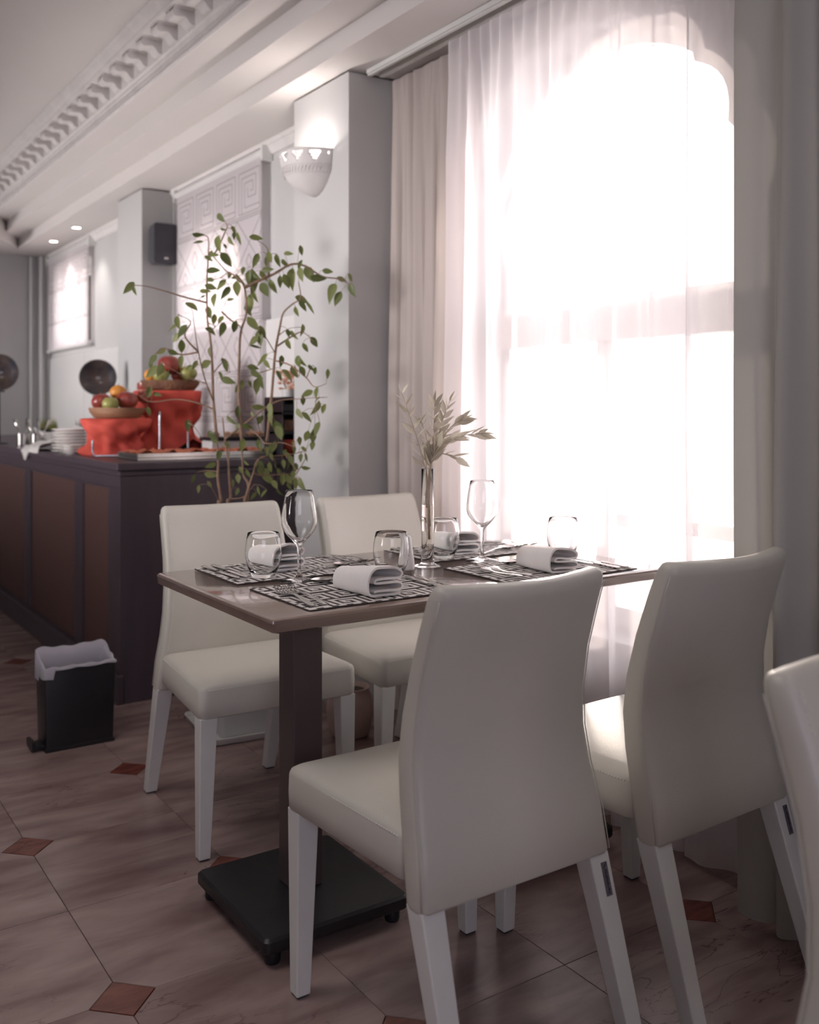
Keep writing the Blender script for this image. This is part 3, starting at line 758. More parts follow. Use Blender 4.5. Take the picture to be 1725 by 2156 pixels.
def place_leaf(me, parent, base, dirv, length, roll, name='leaf'):
    o = bpy.data.objects.new(name, me); COL.objects.link(o); o.parent = parent
    q = Vector((1, 0, 0)).rotation_difference(dirv.normalized()) 
    q = Quaternion(dirv.normalized(), roll) @ q
    o.matrix_local = Matrix.Translation(base) @ q.to_matrix().to_4x4() @ Matrix.Scale(length, 4)
    return o
OL = [leaf_mesh('leaf', .29, .12, .3, M['olive']), leaf_mesh('leaf', .36, -.1, .3, M['olive'])]
ob = thing('olive_sprig', 'pale olive sprigs standing in the slim glass bud vase', 'foliage', (vx, vy, T + .001), -THETA)
TW = [[(0.003, 0.069), (0.0, 0.217), (-0.010, 0.262), (-0.02, 0.303), (-0.031, 0.339), (-0.045, 0.382), (-0.056, 0.416), (-0.067, 0.445)], [(0.006, 0.069), (0.005, 0.217), (0.012, 0.285), (0.016, 0.364), (0.018, 0.421)], [(0.007, 0.103), (0.004, 0.228), (0.020, 0.303), (0.037, 0.369), (0.057, 0.423)], [(0.0, 0.171), (0.005, 0.250), (0.027, 0.307), (0.057, 0.353), (0.091, 0.375)], [(0.004, 0.081), (0.006, 0.245), (0.037, 0.312), (0.091, 0.335), (0.140, 0.340)], [(0.005, 0.126), (0.008, 0.248), (0.027, 0.287), (0.077, 0.276)], [(-0.002, 0.149), (-0.004, 0.255), (0.0, 0.312), (-0.016, 0.371)]]
rnd = random.Random(12)
for ti, tw in enumerate(TW):
    dz = rnd.uniform(-.05, .05)
    pts = [Vector((u * (1 if h_ > .24 else .8), (rnd.uniform(-.006, .006) if h_ < .24 else dz * (h_ - .24) / .2), h_)) for u, h_ in tw]
    sp = spline(pts, 6)
    MB().tube(sp, [.0016 * (1 - .6 * i / len(sp)) for i in range(len(sp))], 5).build('twig', M['olivestem'], ob, smooth=True)
    acc = 0; side = 1
    dense = .0125 if ti in (0,) else .0062
    for i in range(1, len(sp)):
        acc += (sp[i] - sp[i - 1]).length
        if sp[i].z > .255 and acc > dense:
            acc = 0
            d_ = (sp[i] - sp[i - 1]).normalized(); side = -side
            if d_.x > .7: sd = Vector((0, rnd.uniform(-.6, .6), side * .5))
            else: sd = Vector((side * .8, rnd.uniform(-.7, .7), 0))
            dv = d_ * (1.2 if ti else .9) + sd + Vector((.25 if ti > 1 else 0, 0, 0))
            place_leaf(OL[rnd.randrange(2)], ob, sp[i], dv, rnd.uniform(.030, .050), rnd.uniform(-1.5, 1.5))
    place_leaf(OL[0], ob, sp[-1], sp[-1] - sp[-2], .03, rnd.uniform(-1, 1))
for u, h_, l_ in ((-.006, .20, .028), (.004, .17, .026), (-.004, .135, .03), (.006, .15, .022)):
    place_leaf(OL[0], ob, Vector((u * .6, 0, h_)), Vector((rnd.uniform(-.25, .25), 0, -1)), l_ * .8, rnd.uniform(-1, 1))

# napkins -------------------------------------------------------------
def napkin(x, y, rz, L, label, seed, z=ZM):
    rnd = random.Random(seed); j = lambda a: rnd.uniform(-a, a)
    t = thing('napkin', label, 'napkin', (x, y, z), rz, 'folded white napkins')
    path = [(.078, .0035), (.05, .003), (.02, .003), (.006, .0045), (.001, .012), (0, .024), (.002, .038), (.008, .046), (.020, .050), (.045, .050 + j(.002)), (.068, .046), (.080, .041), (.0855, .0355), (.082, .0300), (.072, .0285), (.05, .0295 + j(.001)),
            (.028, .0310), (.017, .0300), (.0145, .0270), (.018, .0245), (.035, .0240), (.06, .0235), (.078, .0215), (.0845, .0165), (.081, .0110), (.068, .0098), (.045, .0105), (.024, .0105), (.015, .0095)]
    sp = spline([(p[0], 0, p[1]) for p in path], 4); th = .0021
    up, dn = [], []
    for i, p in enumerate(sp):
        d_ = (sp[min(i + 1, len(sp) - 1)] - sp[max(i - 1, 0)]).normalized(); nn = Vector((-d_.z, 0, d_.x))
        up.append(p + nn * th); dn.append(p - nn * th)
    prof = up + dn[::-1]; rings = []; NR = 12
    for r in range(NR + 1):
        u = r / NR; y_ = L * u; k = 1.0 - .10 * u * u; sag = .10 * math.sin(u * PI) 
        ringp = []
        for p in prof:
            zz = p.z * 1.24 * (1 + .06 * math.sin(u * 4 + seed) * (p.x / .08)) * (1.0 - .22 * u)
            ringp.append((p.x * k + .003 * math.sin(u * 3 + seed), y_ + .003 * math.sin(p.x * 60 + p.z * 90), max(.0006, zz)))
        rings.append(ringp)
    b = MB()
    n = len(prof); h = len(up)
    b.loft(rings, cap=False)
    for base, rev in ((0, False), (NR * n, True)):
        for i in range(h - 1):
            q = (base + i, base + i + 1, base + n - 2 - i, base + n - 1 - i)
            b.f.append(q if not rev else q[::-1])
    b.build('folded_cloth', M['napkin'], t, smooth=True, auto=55)
    return t
napkin(1.068, 1.742, 0, .140, 'folded white napkin on the near placemat, its rolled end facing the viewer', 1)
napkin(1.048, 2.150, math.radians(3), .135, 'folded white napkin behind the stemless glass nearest the buffet', 2)
napkin(1.572, 2.120, math.radians(-3), .13, 'folded white napkin behind the bud vase on the far placemat', 3)
napkin(1.592, 1.752, math.radians(-4), .140, 'folded white napkin glowing at the window end beside the glare', 4)

# cutlery: built along +x, handle end at x=0 -----------------------------
def ribbon(b, st, th=.0012):
    rings = []
    for x, w, z, t_ in st:
        rings.append([(x, w, z + t_ * .3), (x, w * .55, z + t_), (x, -w * .55, z + t_), (x, -w, z + t_ * .3), (x, -w * .6, z - t_ * .6), (x, w * .6, z - t_ * .6)])
    b.loft(rings)
HAND = [(0, .0045, .0018, .001), (.003, .0072, .0018, .0016), (.02, .0080, .0022, .0018), (.05, .0062, .0045, .0018), (.085, .0038, .0075, .0017), (.105, .0030, .0078, .0016)]
def fork_mb():
    b = MB(); ribbon(b, HAND + [(.122, .0045, .0060, .0013), (.132, .0100, .0040, .0011), (.142, .0124, .0026, .001), (.150, .0126, .0022, .001)])
    for k in range(4):
        y = -.0108 + .0072 * k; pts = [(.149, y, .0022), (.160, y, .0030), (.175, y, .0062), (.186, y * .96, .0108), (.191, y * .95, .0135)]
        b.tube(pts, [.0016, .0015, .0014, .0011, .0006], 6)
    return b
def spoon_mb():
    b = MB(); ribbon(b, HAND + [(.118, .0040, .0060, .0013)])
    nx, ny = 14, 10; g = []
    for i in range(nx + 1):
        u = i / nx; x = .115 + .062 * u; w = .0208 * math.sin(PI * min(1, u ** .8)) ** .62 if 0 < u < 1 else .001
        for jj in range(ny + 1):
            v_ = -1 + 2 * jj / ny; g.append((x, v_ * w, .0085 - .0075 * math.sin(PI * u) ** .7 * (1 - v_ * v_) if 0 < u < 1 else .0085))
    fs = []
    for i in range(nx):
        for jj in range(ny):
            a = i * (ny + 1) + jj; fs.append((a, a + 1, a + ny + 2, a + ny + 1))
    b.add(g, fs); b.add([(x, y, z - .0010) for x, y, z in g], [f[::-1] for f in fs])
    return b
def knife_mb():
    b = MB(); ribbon(b, [(0, .0050, .0030, .0022), (.004, .0078, .0032, .0030), (.03, .0080, .0036, .0032), (.07, .0066, .0042, .0030), (.088, .0055, .0044, .0026)])
    b.loft([[(x, w, .0030), (x, 0, .0042), (x, -w2, .0034), (x, 0, .0026)] for x, w, w2 in ((.086, .005, .005), (.096, .0085, .005), (.13, .0100, .005), (.17, .0105, .005), (.19, .0085, .0045), (.202, .003, .0035), (.206, .0008, .002))])
    return b
proto = {}
def cutlery(kind, x, y, ang, label, flip=False, dz=0):
    if kind not in proto:
        o = {'fork': fork_mb, 'spoon': spoon_mb, 'knife': knife_mb}[kind]().build(kind, M['steel'], smooth=True, auto=50); proto[kind] = o
    else: o = proto[kind].copy(); COL.objects.link(o)
    o.location = (x, y, ZM + dz + (.014 if flip else 0)); o.rotation_euler = (PI if flip else 0, 0, math.radians(ang))
    tag(o, label, kind, 'steel cutlery'); return o
cutlery('fork', .938, 1.738, 86, 'steel fork on the near placemat, outer one at its left edge')
cutlery('fork', .966, 1.735, 87, 'steel fork on the near placemat, inner one beside the napkin')
cutlery('spoon', 1.232, 1.966, 178, 'steel spoon lying across the top of the near placemat behind the napkin')
cutlery('knife', 1.262, 1.722, 83, 'steel knife on the near placemat, the one nearer the napkin')
cutlery('knife', 1.288, 1.722, 84, 'steel knife at the right edge of the near placemat, nearer the window')
cutlery('knife', .934, 2.318, -88, 'steel knife on the placemat nearest the buffet, outer one at its left edge')
cutlery('knife', .962, 2.322, -90, 'steel knife on the placemat nearest the buffet, closer to the water glass')
cutlery('spoon', 1.098, 2.110, 14, 'steel spoon behind the wine glass stem, lying across the placemat nearest the buffet')
cutlery('fork', 1.266, 2.318, -80, 'steel fork right of the napkin nearest the buffet, tines towards the middle of the table')
cutlery('fork', 1.298, 2.316, -80, 'steel fork at the right edge of the placemat nearest the buffet')
cutlery('fork', 1.474, 1.722, 88, 'steel fork lying face down at the left edge of the window-end placemat', flip=True)
cutlery('fork', 1.503, 1.722, 89, 'steel fork on the window-end placemat, beside the face-down fork', flip=True)
cutlery('spoon', 1.762, 1.940, 183, 'steel spoon behind the glowing napkin at the window end')
cutlery('knife', 1.786, 1.715, 90, 'steel knife at the window end, the one nearer the napkin')
cutlery('knife', 1.814, 1.715, 90, 'steel knife at the window end, at the outer right edge of the placemat')
cutlery('spoon', 1.640, 2.098, 18, 'steel spoon on the far placemat behind the right wine glass')
cutlery('fork', 1.800, 2.310, -80, 'steel fork on the far placemat, right of its napkin')
cutlery('fork', 1.832, 2.306, -80, 'steel fork on the far placemat, at its window edge')
cutlery('knife', 1.498, 2.316, -88, 'steel knife on the far placemat behind the bud vase, outer one')
cutlery('knife', 1.524, 2.316, -90, 'steel knife on the far placemat behind the bud vase, inner one')

# ============================================================ BUFFET COUNTER
HC = .947
bf = thing('buffet_counter', 'long dark wooden buffet counter with recessed brown panels along the left', 'counter', (1.18, 3.785, 0))
X0, Y0 = 1.18, 3.785
def cbx(x0, x1, y0, y1, z0, z1): return MB().box(x0 - X0, x1 - X0, y0 - Y0, y1 - Y0, z0, z1)
cbx(1.20, 2.05, 3.80, 8.3, 0, .90).build('body', M['counter'], bf)
cbx(1.168, 2.05, 3.772, 8.3, .915, HC).build('worktop', M['counter'], bf, bevel=.006)
mb = cbx(1.180, 2.05, 3.784, 8.3, .893, .915); mb.build('top_moulding', M['counter'], bf, bevel=.005)
cbx(1.186, 1.20, 3.79, 8.3, .845, .893).build('top_rail', M['counter'], bf, bevel=.002)
cbx(1.184, 2.05, 3.788, 3.80, .0, .893).build('end_panel', M['counter'], bf, bevel=.002)
cbx(1.170, 1.20, 3.78, 8.3, .0, .115).build('plinth', M['counter'], bf, bevel=.006)
st = [3.79, 4.33, 5.29, 6.27, 7.25, 8.2]; wst = .125
yy = [(3.79, 3.945), (4.327, 4.45), (5.29, 5.43), (6.27, 6.40), (7.24, 7.37)]
for a_, c_ in yy: cbx(1.186, 1.20, a_, c_, .115, .845).build('stile', M['counter'], bf, bevel=.002)
for i in range(len(yy)):
    a_ = yy[i][1]; c_ = yy[i + 1][0] if i + 1 < len(yy) else 8.3
    p = cbx(1.194, 1.202, a_, c_, .115, .845).build('panel', M['counterpanel'], bf)
    MB().box(1.189 - X0, 1.196 - X0, a_ - Y0, c_ - Y0, .835, .845).box(1.189 - X0, 1.196 - X0, a_ - Y0, c_ - Y0, .115, .125).box(1.189 - X0, 1.196 - X0, a_ - Y0, a_ - Y0 + .01, .125, .835).box(1.189 - X0, 1.196 - X0, c_ - Y0 - .01, c_ - Y0, .125, .835).build('bead', M['counter'], p)

# draped stands with fruit --------------------------------------------
def cloth_stand(name, x, y, r0, r1, h, label, seed, arch=0):
    t = thing(name, label, 'cloth', (x, y, HC + .0006), -THETA, 'coral red cloths on the buffet')
    rnd = random.Random(seed); b = MB(); n = 96; rows = 20; rings = []
    for k in range(rows + 1):
        u = k / rows; z = h * (1 - u)
        ring = []
        for i in range(n):
            a = 2 * PI * i / n
            fold = (.10 + .16 * u) * (math.sin(5 * a + 3 * u + seed) * .5 + .35 * math.sin(9 * a + 2 * seed + 2 * u) + .25 * math.sin(3 * a + 4 * u + seed))
            waist = 1 + .13 * math.sin(.6 + u * PI * 2.1 + .5 * math.sin(a * 2 + seed)) + .05 * math.sin(4 * a + 9 * u + seed) - .12 * u
            r = (r0 + (r1 - r0) * u) * (waist + fold * .6) + .012 * math.sin(3 * a + 11 * u + seed) * u + .007 * math.sin(8 * a - 14 * u) * min(1, 4 * u)
            zz = z + (arch * max(0, u - .25) * (.5 + .5 * math.sin(3 * a + seed)) if arch else 0)
            ring.append((r * math.cos(a) * 1.0, r * .75 * math.sin(a), max(.001, zz)))
        rings.append(ring)
    b.loft([[(p[0] * .05, p[1] * .05, h + .003) for p in rings[0]], [(p[0] * .9, p[1] * .9, h + .003) for p in rings[0]]] + rings, cap=False)
    b.build('cloth', M['red'], t, smooth=True)
    MB().lathe([(r0 * .62, 0), (r0 * .62, h - .006)], 20, (0, 0, 0), sy=.75).build('riser', M['blackplastic'], t)
    return t
cloth_stand('draped_riser', 1.355, 4.405, .135, .135, .165, 'coral red cloth draped over the low riser under the apple bowl', 1)
cloth_stand('draped_riser', 1.635, 4.50, .150, .165, .295, 'coral red cloth draped over the tall riser under the bark bowl', 3, arch=.09)
# wire stands
def wire(name, pts, label):
    o = MB().tube(spline(pts, 5), .0048, 8).build(name, M['chrome'], smooth=True); return tag(o, label, 'stand', 'chrome wire stands')
zc = HC + .0055
wire('wire_stand', [(1.225, 4.30, HC + .075), (1.225, 4.30, HC + .025), (1.232, 4.295, zc), (1.26, 4.285, zc), (1.40, 4.235, zc), (1.475, 4.21, zc), (1.490, 4.205, HC + .015), (1.492, 4.205, HC + .04), (1.492, 4.205, HC + .20)], 'chrome wire stand holding the front of the coral red cloth')
wire('wire_stand', [(1.66, 4.30, HC + .12), (1.66, 4.30, HC + .02), (1.655, 4.30, zc), (1.60, 4.32, zc), (1.54, 4.34, zc)], 'short chrome wire stand under the tall draped riser')
# bowls
def bowl(name, x, y, z, r, h, m, label, squash=.8):
    b = MB(); b.lathe([(r * .72, 0), (r * .80, .002), (r * .95, h * .5), (r, h * .9), (r * .93, h * .9), (r * .88, h * .5), (r * .70, .012), (.001, .010)], 32, sy=squash)
    o = b.build(name, m, smooth=True, auto=40); o.location = (x, y, z); o.rotation_euler = (0, 0, -THETA)
    return tag(o, label, 'bowl')
Z1 = HC + .1695; Z2 = HC + .2995
bowl('wooden_bowl', 1.365, 4.405, Z1, .128, .052, M['wood'], 'pale wooden bowl full of apples on the low coral red cloth')
bowl('bark_bowl', 1.65, 4.50, Z2, .142, .052, M['bark'], 'dark bark bowl of fruit on the tall coral red cloth')
def fruit(name, x, y, z, r, m, label, cat, tilt=0):
    t = thing(name, label, cat, (x, y, z), 0, 'fruit in the bowls'); t.rotation_euler = (tilt, tilt * .6, 0)
    b = MB(); pr = []
    for i in range(13):
        a = -PI / 2 + PI * i / 12; rr = r * math.cos(a) * (1 + .05 * math.sin(a)); zz = r * .92 * math.sin(a)
        if cat != 'orange': zz -= r * .18 * math.exp(-((rr / (r * .35)) ** 2)) * (1 if a > 0 else -.6)
        pr.append((max(rr, .0006), zz))
    b.lathe(pr, 24).build('body', m, t, smooth=True)
    MB().tube([(0, 0, r * .68), (.002, .001, r * .9), (.005, .002, r * 1.08)], .0014, 5).build('stalk', M['stem'], t)
u_ = Vector((math.cos(-THETA), math.sin(-THETA), 0)); w_ = Vector((math.sin(THETA), math.cos(THETA), 0))
def at(bx, by, du, dw): p = Vector((bx, by, 0)) + u_ * du + w_ * dw; return p.x, p.y
for du, dw, z, r, m_, lb, ct in ((-.070, -.005, .056, .044, 'apple', 'dark red apple at the left of the pale wooden bowl', 'apple'), (-.012, -.060, .046, .038, 'greenapple', 'yellow-green apple at the front of the pale wooden bowl', 'apple'),
        (.048, -.008, .064, .048, 'apple', 'big red apple at the right of the pale wooden bowl', 'apple'), (-.012, .055, .100, .038, 'orange', 'orange at the back of the pale wooden bowl', 'orange'), (.105, .055, .080, .032, 'apple', 'red apple behind the others, half hidden by the tall red cloth', 'apple')):
    x, y = at(1.365, 4.405, du, dw); fruit('apple' if ct == 'apple' else 'orange', x, y, Z1 + z + .016, r, M[m_], lb, ct, du * 3)
for du, dw, z, r, m_, lb, ct in ((-.088, -.01, .055, .036, 'orange', 'yellow-orange fruit at the left of the bark bowl', 'orange'), (.0, -.02, .104, .054, 'apple', 'dark red apple on top of the fruit in the bark bowl', 'apple'),
        (.085, .0, .065, .042, 'greenapple', 'brownish green apple at the right of the bark bowl', 'apple'), (-.03, -.065, .050, .036, 'greenapple', 'green apple at the front of the bark bowl', 'apple'), (.03, .06, .06, .042, 'apple', 'red apple at the back of the bark bowl', 'apple')):
    x, y = at(1.65, 4.50, du, dw); fruit('apple' if ct == 'apple' else 'orange', x, y, Z2 + z + .016, r, M[m_], lb, ct, du * 2)
# jar behind the bark bowl
t = thing('fruit_jar', 'small orange and white jar with a red lid behind the apples', 'jar', (1.70, 5.0, HC + .0006))
MB().lathe([(.045, 0), (.05, .004), (.05, .30), (.04, .31)], 20).build('body', M['peach'], t, smooth=True, auto=40)
MB().lathe([(.043, .31), (.045, .313), (.045, .345), (.042, .348)], 20).build('lid', M['apple'], t, smooth=True, auto=40)
# stacks of plates
ORD = ['topmost', 'second', 'third', 'fourth', 'fifth', 'sixth', 'seventh', 'eighth']
def plate_stack(x, y, n, r, label_fn, z0=HC + .0006):
    first = None
    for k in range(n):
        if first is None:
            b = MB(); b.lathe([(.001, .002), (r * .55, .001), (r * .6, 0), (r * .63, .003), (r * .97, .010), (r, .0125), (r * .98, .0135), (r * .62, .0060), (.001, .0045)], 28)
            o = b.build('plate', M['ceramic'], smooth=True, auto=50); first = o
        else: o = first.copy(); COL.objects.link(o)
        o.location = (x + .0015 * math.sin(k * 2.1), y + .001 * math.cos(k * 3), z0 + k * .0145)
        q = n - 1 - k; tag(o, ('topmost' if q == 0 else 'lowest' if k == 0 else ORD[q] + ' from top') + ' ' + label_fn, 'plate', 'white plates stacked on the buffet')
plate_stack(1.262, 4.78, 8, .095, 'white plate in the tall stack left of the red cloth')
plate_stack(1.48, 5.08, 5, .095, 'white plate in the low stack behind the tall stack')
plate_stack(1.225, 4.625, 3, .045, 'small saucer in the pile beside the red cloth')
# towel hanging over the edge
b = MB(); g = []; nx, ny = 26, 16
for i in range(nx + 1):
    for j in range(ny + 1):
        u, v_ = i / nx, j / ny; y = 5.03 + .36 * u; x = 1.155 + .22 * v_
        z = HC + .012 + .035 * math.sin(PI * v_) * (1 - .5 * u) + .008 * math.sin(u * 17 + v_ * 5) + .006 * math.sin(v_ * 15 + u * 3)
        if v_ < .05: x = 1.160; z = HC - .01 - .05 * max(0, 1 - abs(u - .75) / .2)
        g.append((x, y, z))
fs = [(i * (ny + 1) + j, (i + 1) * (ny + 1) + j, (i + 1) * (ny + 1) + j + 1, i * (ny + 1) + j + 1) for i in range(nx) for j in range(ny)]
b.add(g, fs); o = b.build('cloth_napkin', M['greycloth'], smooth=True)
sd = o.modifiers.new('thick', 'SOLIDIFY'); sd.thickness = .004
tag(o, 'crumpled white cloth hanging over the edge of the buffet at the left', 'cloth')
# long wavy white serving trough
b = MB(); rings = []
for k in range(24):
    u = k / 23; y = 5.28 + .98 * u; z = HC + .018 + .03 * (1 + math.sin(u * 7)) * .5
    rings.append([(1.42, y, z + .05), (1.45, y, z - .002), (1.60, y, z - .010), (1.68, y, z + .06), (1.675, y, z + .068), (1.60, y, z), (1.45, y, z + .008), (1.425, y, z + .055)])
b.loft(rings); o = b.build('serving_trough', M['ceramic'], smooth=True, auto=50)
tag(o, 'long wavy white serving dish on the buffet behind the plates', 'dish')
# second, lower tray at the back and cutlery jars
t = thing('pastry_tray', 'steel tray with small red pastries near the window side of the buffet', 'tray', (1.86, 5.4, HC + .0006))
MB().box(-.13, .13, -.4, .4, 0, .006).box(-.13, -.125, -.4, .4, .006, .03).box(.125, .13, -.4, .4, .006, .03).box(-.13, .13, -.4, -.395, .006, .03).box(-.13, .13, .395, .4, .006, .03).build('tray', M['steel'], t, bevel=.001)
pb = MB(); rnd = random.Random(5)
for i in range(26):
    px_, py_ = rnd.uniform(-.1, .1), rnd.uniform(-.36, .36); pb.lathe([(.004, .006), (.02, .008), (.023, .02), (.014, .034), (.002, .038)], 8, (px_, py_, 0))
pb.build('pastries', M['food'], t, kind='stuff')
# grass pots
def stalks(name, x, y, m, label, seed, h=.09, r=.055):
    t = thing(name, label, 'plant', (x, y, HC + .0006)); rnd = random.Random(seed)
    MB().lathe([(r * .8, 0), (r * .85, .003), (r, .075), (r * .92, .078), (r * .9, .066), (.001, .064)], 20).build('pot', M['blackplastic'], t, smooth=True, auto=40)
    b = MB()
    for i in range(150):
        a, q = rnd.uniform(0, 2 * PI), r * .85 * rnd.random() ** .5; x_, y_ = q * math.cos(a), q * math.sin(a); lx, ly = rnd.uniform(-.02, .02), rnd.uniform(-.02, .02); hh = h * rnd.uniform(.6, 1.1)
        b.add([(x_ - .0016, y_, .062), (x_ + .0016, y_, .062), (x_ + lx * .5, y_ + ly * .5, .064 + hh * .6), (x_ + lx, y_ + ly, .064 + hh)], [(0, 1, 2), (0, 2, 3)])
    b.build('blades', m, t, kind='stuff'); return t
stalks('grass_pot', 1.60, 6.62, M['grass'], 'pot of yellow-green grass on the far left of the buffet', 1, .09, .07)
stalks('grass_pot', 1.76, 6.35, M['purple'], 'pot of dark purplish stalks right of the yellow-green grass pot', 2, .08, .07)
# serving utensils in jars at the near left
for k, (x, y, lb) in enumerate(((1.30, 5.62, 'steel serving tongs standing up at the left of the buffet'), (1.27, 5.82, 'steel ladle standing at the far left of the buffet'))):
    t = thing('utensil_jar', lb.replace('steel', 'jar with steel'), 'jar', (x, y, HC + .0006))
    MB().lathe([(.035, 0), (.04, .003), (.04, .07), (.036, .07), (.034, .006), (.001, .005)], 20).build('jar', M['steel'], t, smooth=True, auto=40)
    for q in range(3):
        a = 1.3 * q + k; MB().tube([(0, 0, .01), (.03 * math.cos(a), .03 * math.sin(a), .075), (.06 * math.cos(a), .06 * math.sin(a), .15)], [.003, .003, .010], 8).build('utensil', M['steel'], t, smooth=True)
# round painted plates on stands
for x, y, z, lb in ((1.70, 5.86, 1.345, 'round dark painted plate on a stand behind the apples'), (1.205, 6.16, 1.375, 'round dark painted plate on a stand cut off by the left edge')):
    t = thing('display_plate', lb, 'plate', (x, y, HC + .0006), -math.atan2(x, y) + 0, 'round dark display plates')
    hz = z - HC; b = MB(); R_ = .108
    b.loft([[(r * math.cos(2 * PI * i / 40), yy_, hz + r * math.sin(2 * PI * i / 40)) for i in range(40)] for r, yy_ in ((.001, .008), (R_ * .6, .010), (R_ * .66, .004), (R_, -.006), (R_ * .98, -.010), (R_ * .64, .0), (R_ * .58, .005), (.001, .004))])
    b.build('plate', M['disc'], t, smooth=True, auto=50)
    MB().lathe([(.05, 0), (.05, .006), (.006, .010), (.005, hz - .09)], 16, (0, .03, 0)).box(-.03, .03, -.012, .034, hz - .118, hz - .108).build('stand', M['blackmetal'], t, smooth=True, auto=40)
# hot food trays along the window side near the counter's end
t = thing('food_tray', 'steel tray of red food on the near end of the buffet behind the plant', 'tray', (1.575, 3.98, HC + .0006))
MB().box(-.30, .30, -.13, .13, 0, .012).box(-.30, .30, -.13, -.122, .012, .030).box(-.30, .30, .122, .13, .012, .030).box(-.30, -.292, -.122, .122, .012, .030).box(.292, .30, -.122, .122, .012, .030).build('tray', M['steel'], t, bevel=.002)
fb = MB(); rnd = random.Random(9); g = []
for i in range(49):
    for j in range(21): g.append((-.285 + .57 * i / 48, -.115 + .23 * j / 20, .026 + .010 * rnd.random() + .008 * math.sin(i * .7) * math.cos(j)))
fb.add(g, [(i * 21 + j, (i + 1) * 21 + j, (i + 1) * 21 + j + 1, i * 21 + j + 1) for i in range(48) for j in range(20)])
fb.build('food', M['food'], t, smooth=True, kind='stuff')
t = thing('warming_display', 'low grey warming display with a dark rim behind the red food tray', 'food warmer', (1.865, 4.21, HC + .0006))
MB().box(-.15, .15, -.06, .06, 0, .065).build('body', M['greycloth'], t, bevel=.004)
MB().box(-.158, .158, -.068, .068, .065, .082).build('rim', M['blackplastic'], t, bevel=.003)
pb = MB()
for i in range(8): pb.lathe([(.004, .082), (.018, .083), (.020, .095), (.010, .104), (.001, .106)], 8, (-.133 + .038 * i, .03 * math.sin(i * 2), 0))
pb.build('pastries', M['wood'], t, kind='stuff')
t = thing('serving_spoon', 'big steel serving spoon resting by the foot of the tall red cloth', 'spoon', (1.42, 4.135, HC + .002)); t.rotation_euler = (0, 0, .05)
sb = spoon_mb(); sb.v = [(x * 1.5, y * 1.9, z * 2 + .01) for x, y, z in sb.v]; sb.build('bowl_and_handle', M['steel'], t, smooth=True, auto=50)
# dark shelf unit with flowers by the pier
t = thing('display_shelf', 'tall dark shelf unit beside the wall pier with a coral red bowl in it', 'shelf', (1.965, 3.88, HC + .0006))
MB().box(-.075, -.068, -.09, .09, 0, .25).box(.068, .075, -.09, .09, 0, .25).box(-.068, .068, .083, .09, 0, .25).build('frame', M['blackplastic'], t, bevel=.001)
for z in (0, .10, .185, .25): MB().box(-.075, .075, -.09, .09, z, z + .012).build('shelf', M['blackplastic'], t, bevel=.001)
MB().lathe([(.02, .012), (.03, .014), (.055, .050), (.058, .075), (.052, .075), (.03, .03), (.001, .028)], 20, (0, -.02, 0)).build('coral_bowl', M['red'], t, smooth=True, auto=50)
MB().box(-.05, .05, -.06, .05, .112, .165).build('dark_box', M['bark'], t, bevel=.004)
MB().box(-.05, .03, -.05, .05, .197, .235).build('dark_tin', M['blackplastic'], t, bevel=.004)
t = thing('flower_pot', 'peach and white flowers on top of the dark shelf unit by the pier', 'flowers', (1.965, 3.88, HC + .2636))
MB().lathe([(.025, 0), (.028, .002), (.035, .035), (.031, .035), (.028, .008), (.001, .006)], 20).build('pot', M['potwhite'], t, smooth=True, auto=40)
fb = MB(); rnd = random.Random(21)
for i in range(46):
    a, q, z = rnd.uniform(0, 2 * PI), .055 * rnd.random() ** .5, rnd.uniform(.035, .115); r = rnd.uniform(.008, .015)
    fb.lathe([(.001, -r * .5), (r * .8, -r * .2), (r, r * .2), (r * .5, r * .45), (.001, r * .2)], 7, (q * math.cos(a), q * math.sin(a), z))
fb.build('blossoms', M['peach'], t, kind='stuff')
sbm = MB()
for i in range(9):
    a = i * .7; sbm.tube([(0, 0, .01), (.03 * math.cos(a), .03 * math.sin(a), .08)], .0012, 4)
sbm.build('flower_stems', M['stem'], t)

# ============================================================ BIN
t = thing('waste_bin', 'slim black pedal bin with a white liner standing by the buffet', 'bin', (.925, 3.452, 0))
b = MB(); b.loft([[(x, y, .012) for x, y, _ in rrect(.113, .060, .006, 4)], [(x, y, .275) for x, y, _ in rrect(.119, .066, .006, 4)], [(x, y, .278) for x, y, _ in rrect(.118, .065, .006, 4)],
        [(x, y, .278) for x, y, _ in rrect(.113, .060, .005, 4)], [(x, y, .02) for x, y, _ in rrect(.108, .055, .005, 4)]])
b.build('body', M['blackplastic'], t, smooth=True, auto=35)
MB().box(-.116, .116, -.063, .063, 0, .014).build('base', M['blackplastic'], t, bevel=.002)
MB().box(-.150, -.11, -.035, .035, .010, .020).box(-.155, -.143, -.038, .038, .008, .036).build('pedal', M['blackplastic'], t, bevel=.002)
b = MB(); rings = []
n = 60
for k, (hx_, hy_, z) in enumerate(((.104, .051, .20), (.108, .056, .283), (.116, .064, .287), (.1225, .0705, .283), (.1235, .0715, .262))):
    ring = []
    base = rrect(hx_, hy_, .012, 6)
    m_ = len(base); L_ = []
    for i in range(m_):
        a_, c_ = Vector(base[i]), Vector(base[(i + 1) % m_]); L_.append(a_)
        for q in range(1, int((c_ - a_).length / .008)): L_.append(a_.lerp(c_, q / int((c_ - a_).length / .008)))
    for i, p in enumerate(L_): pass
    rings.append(L_)
mn = min(len(r) for r in rings)
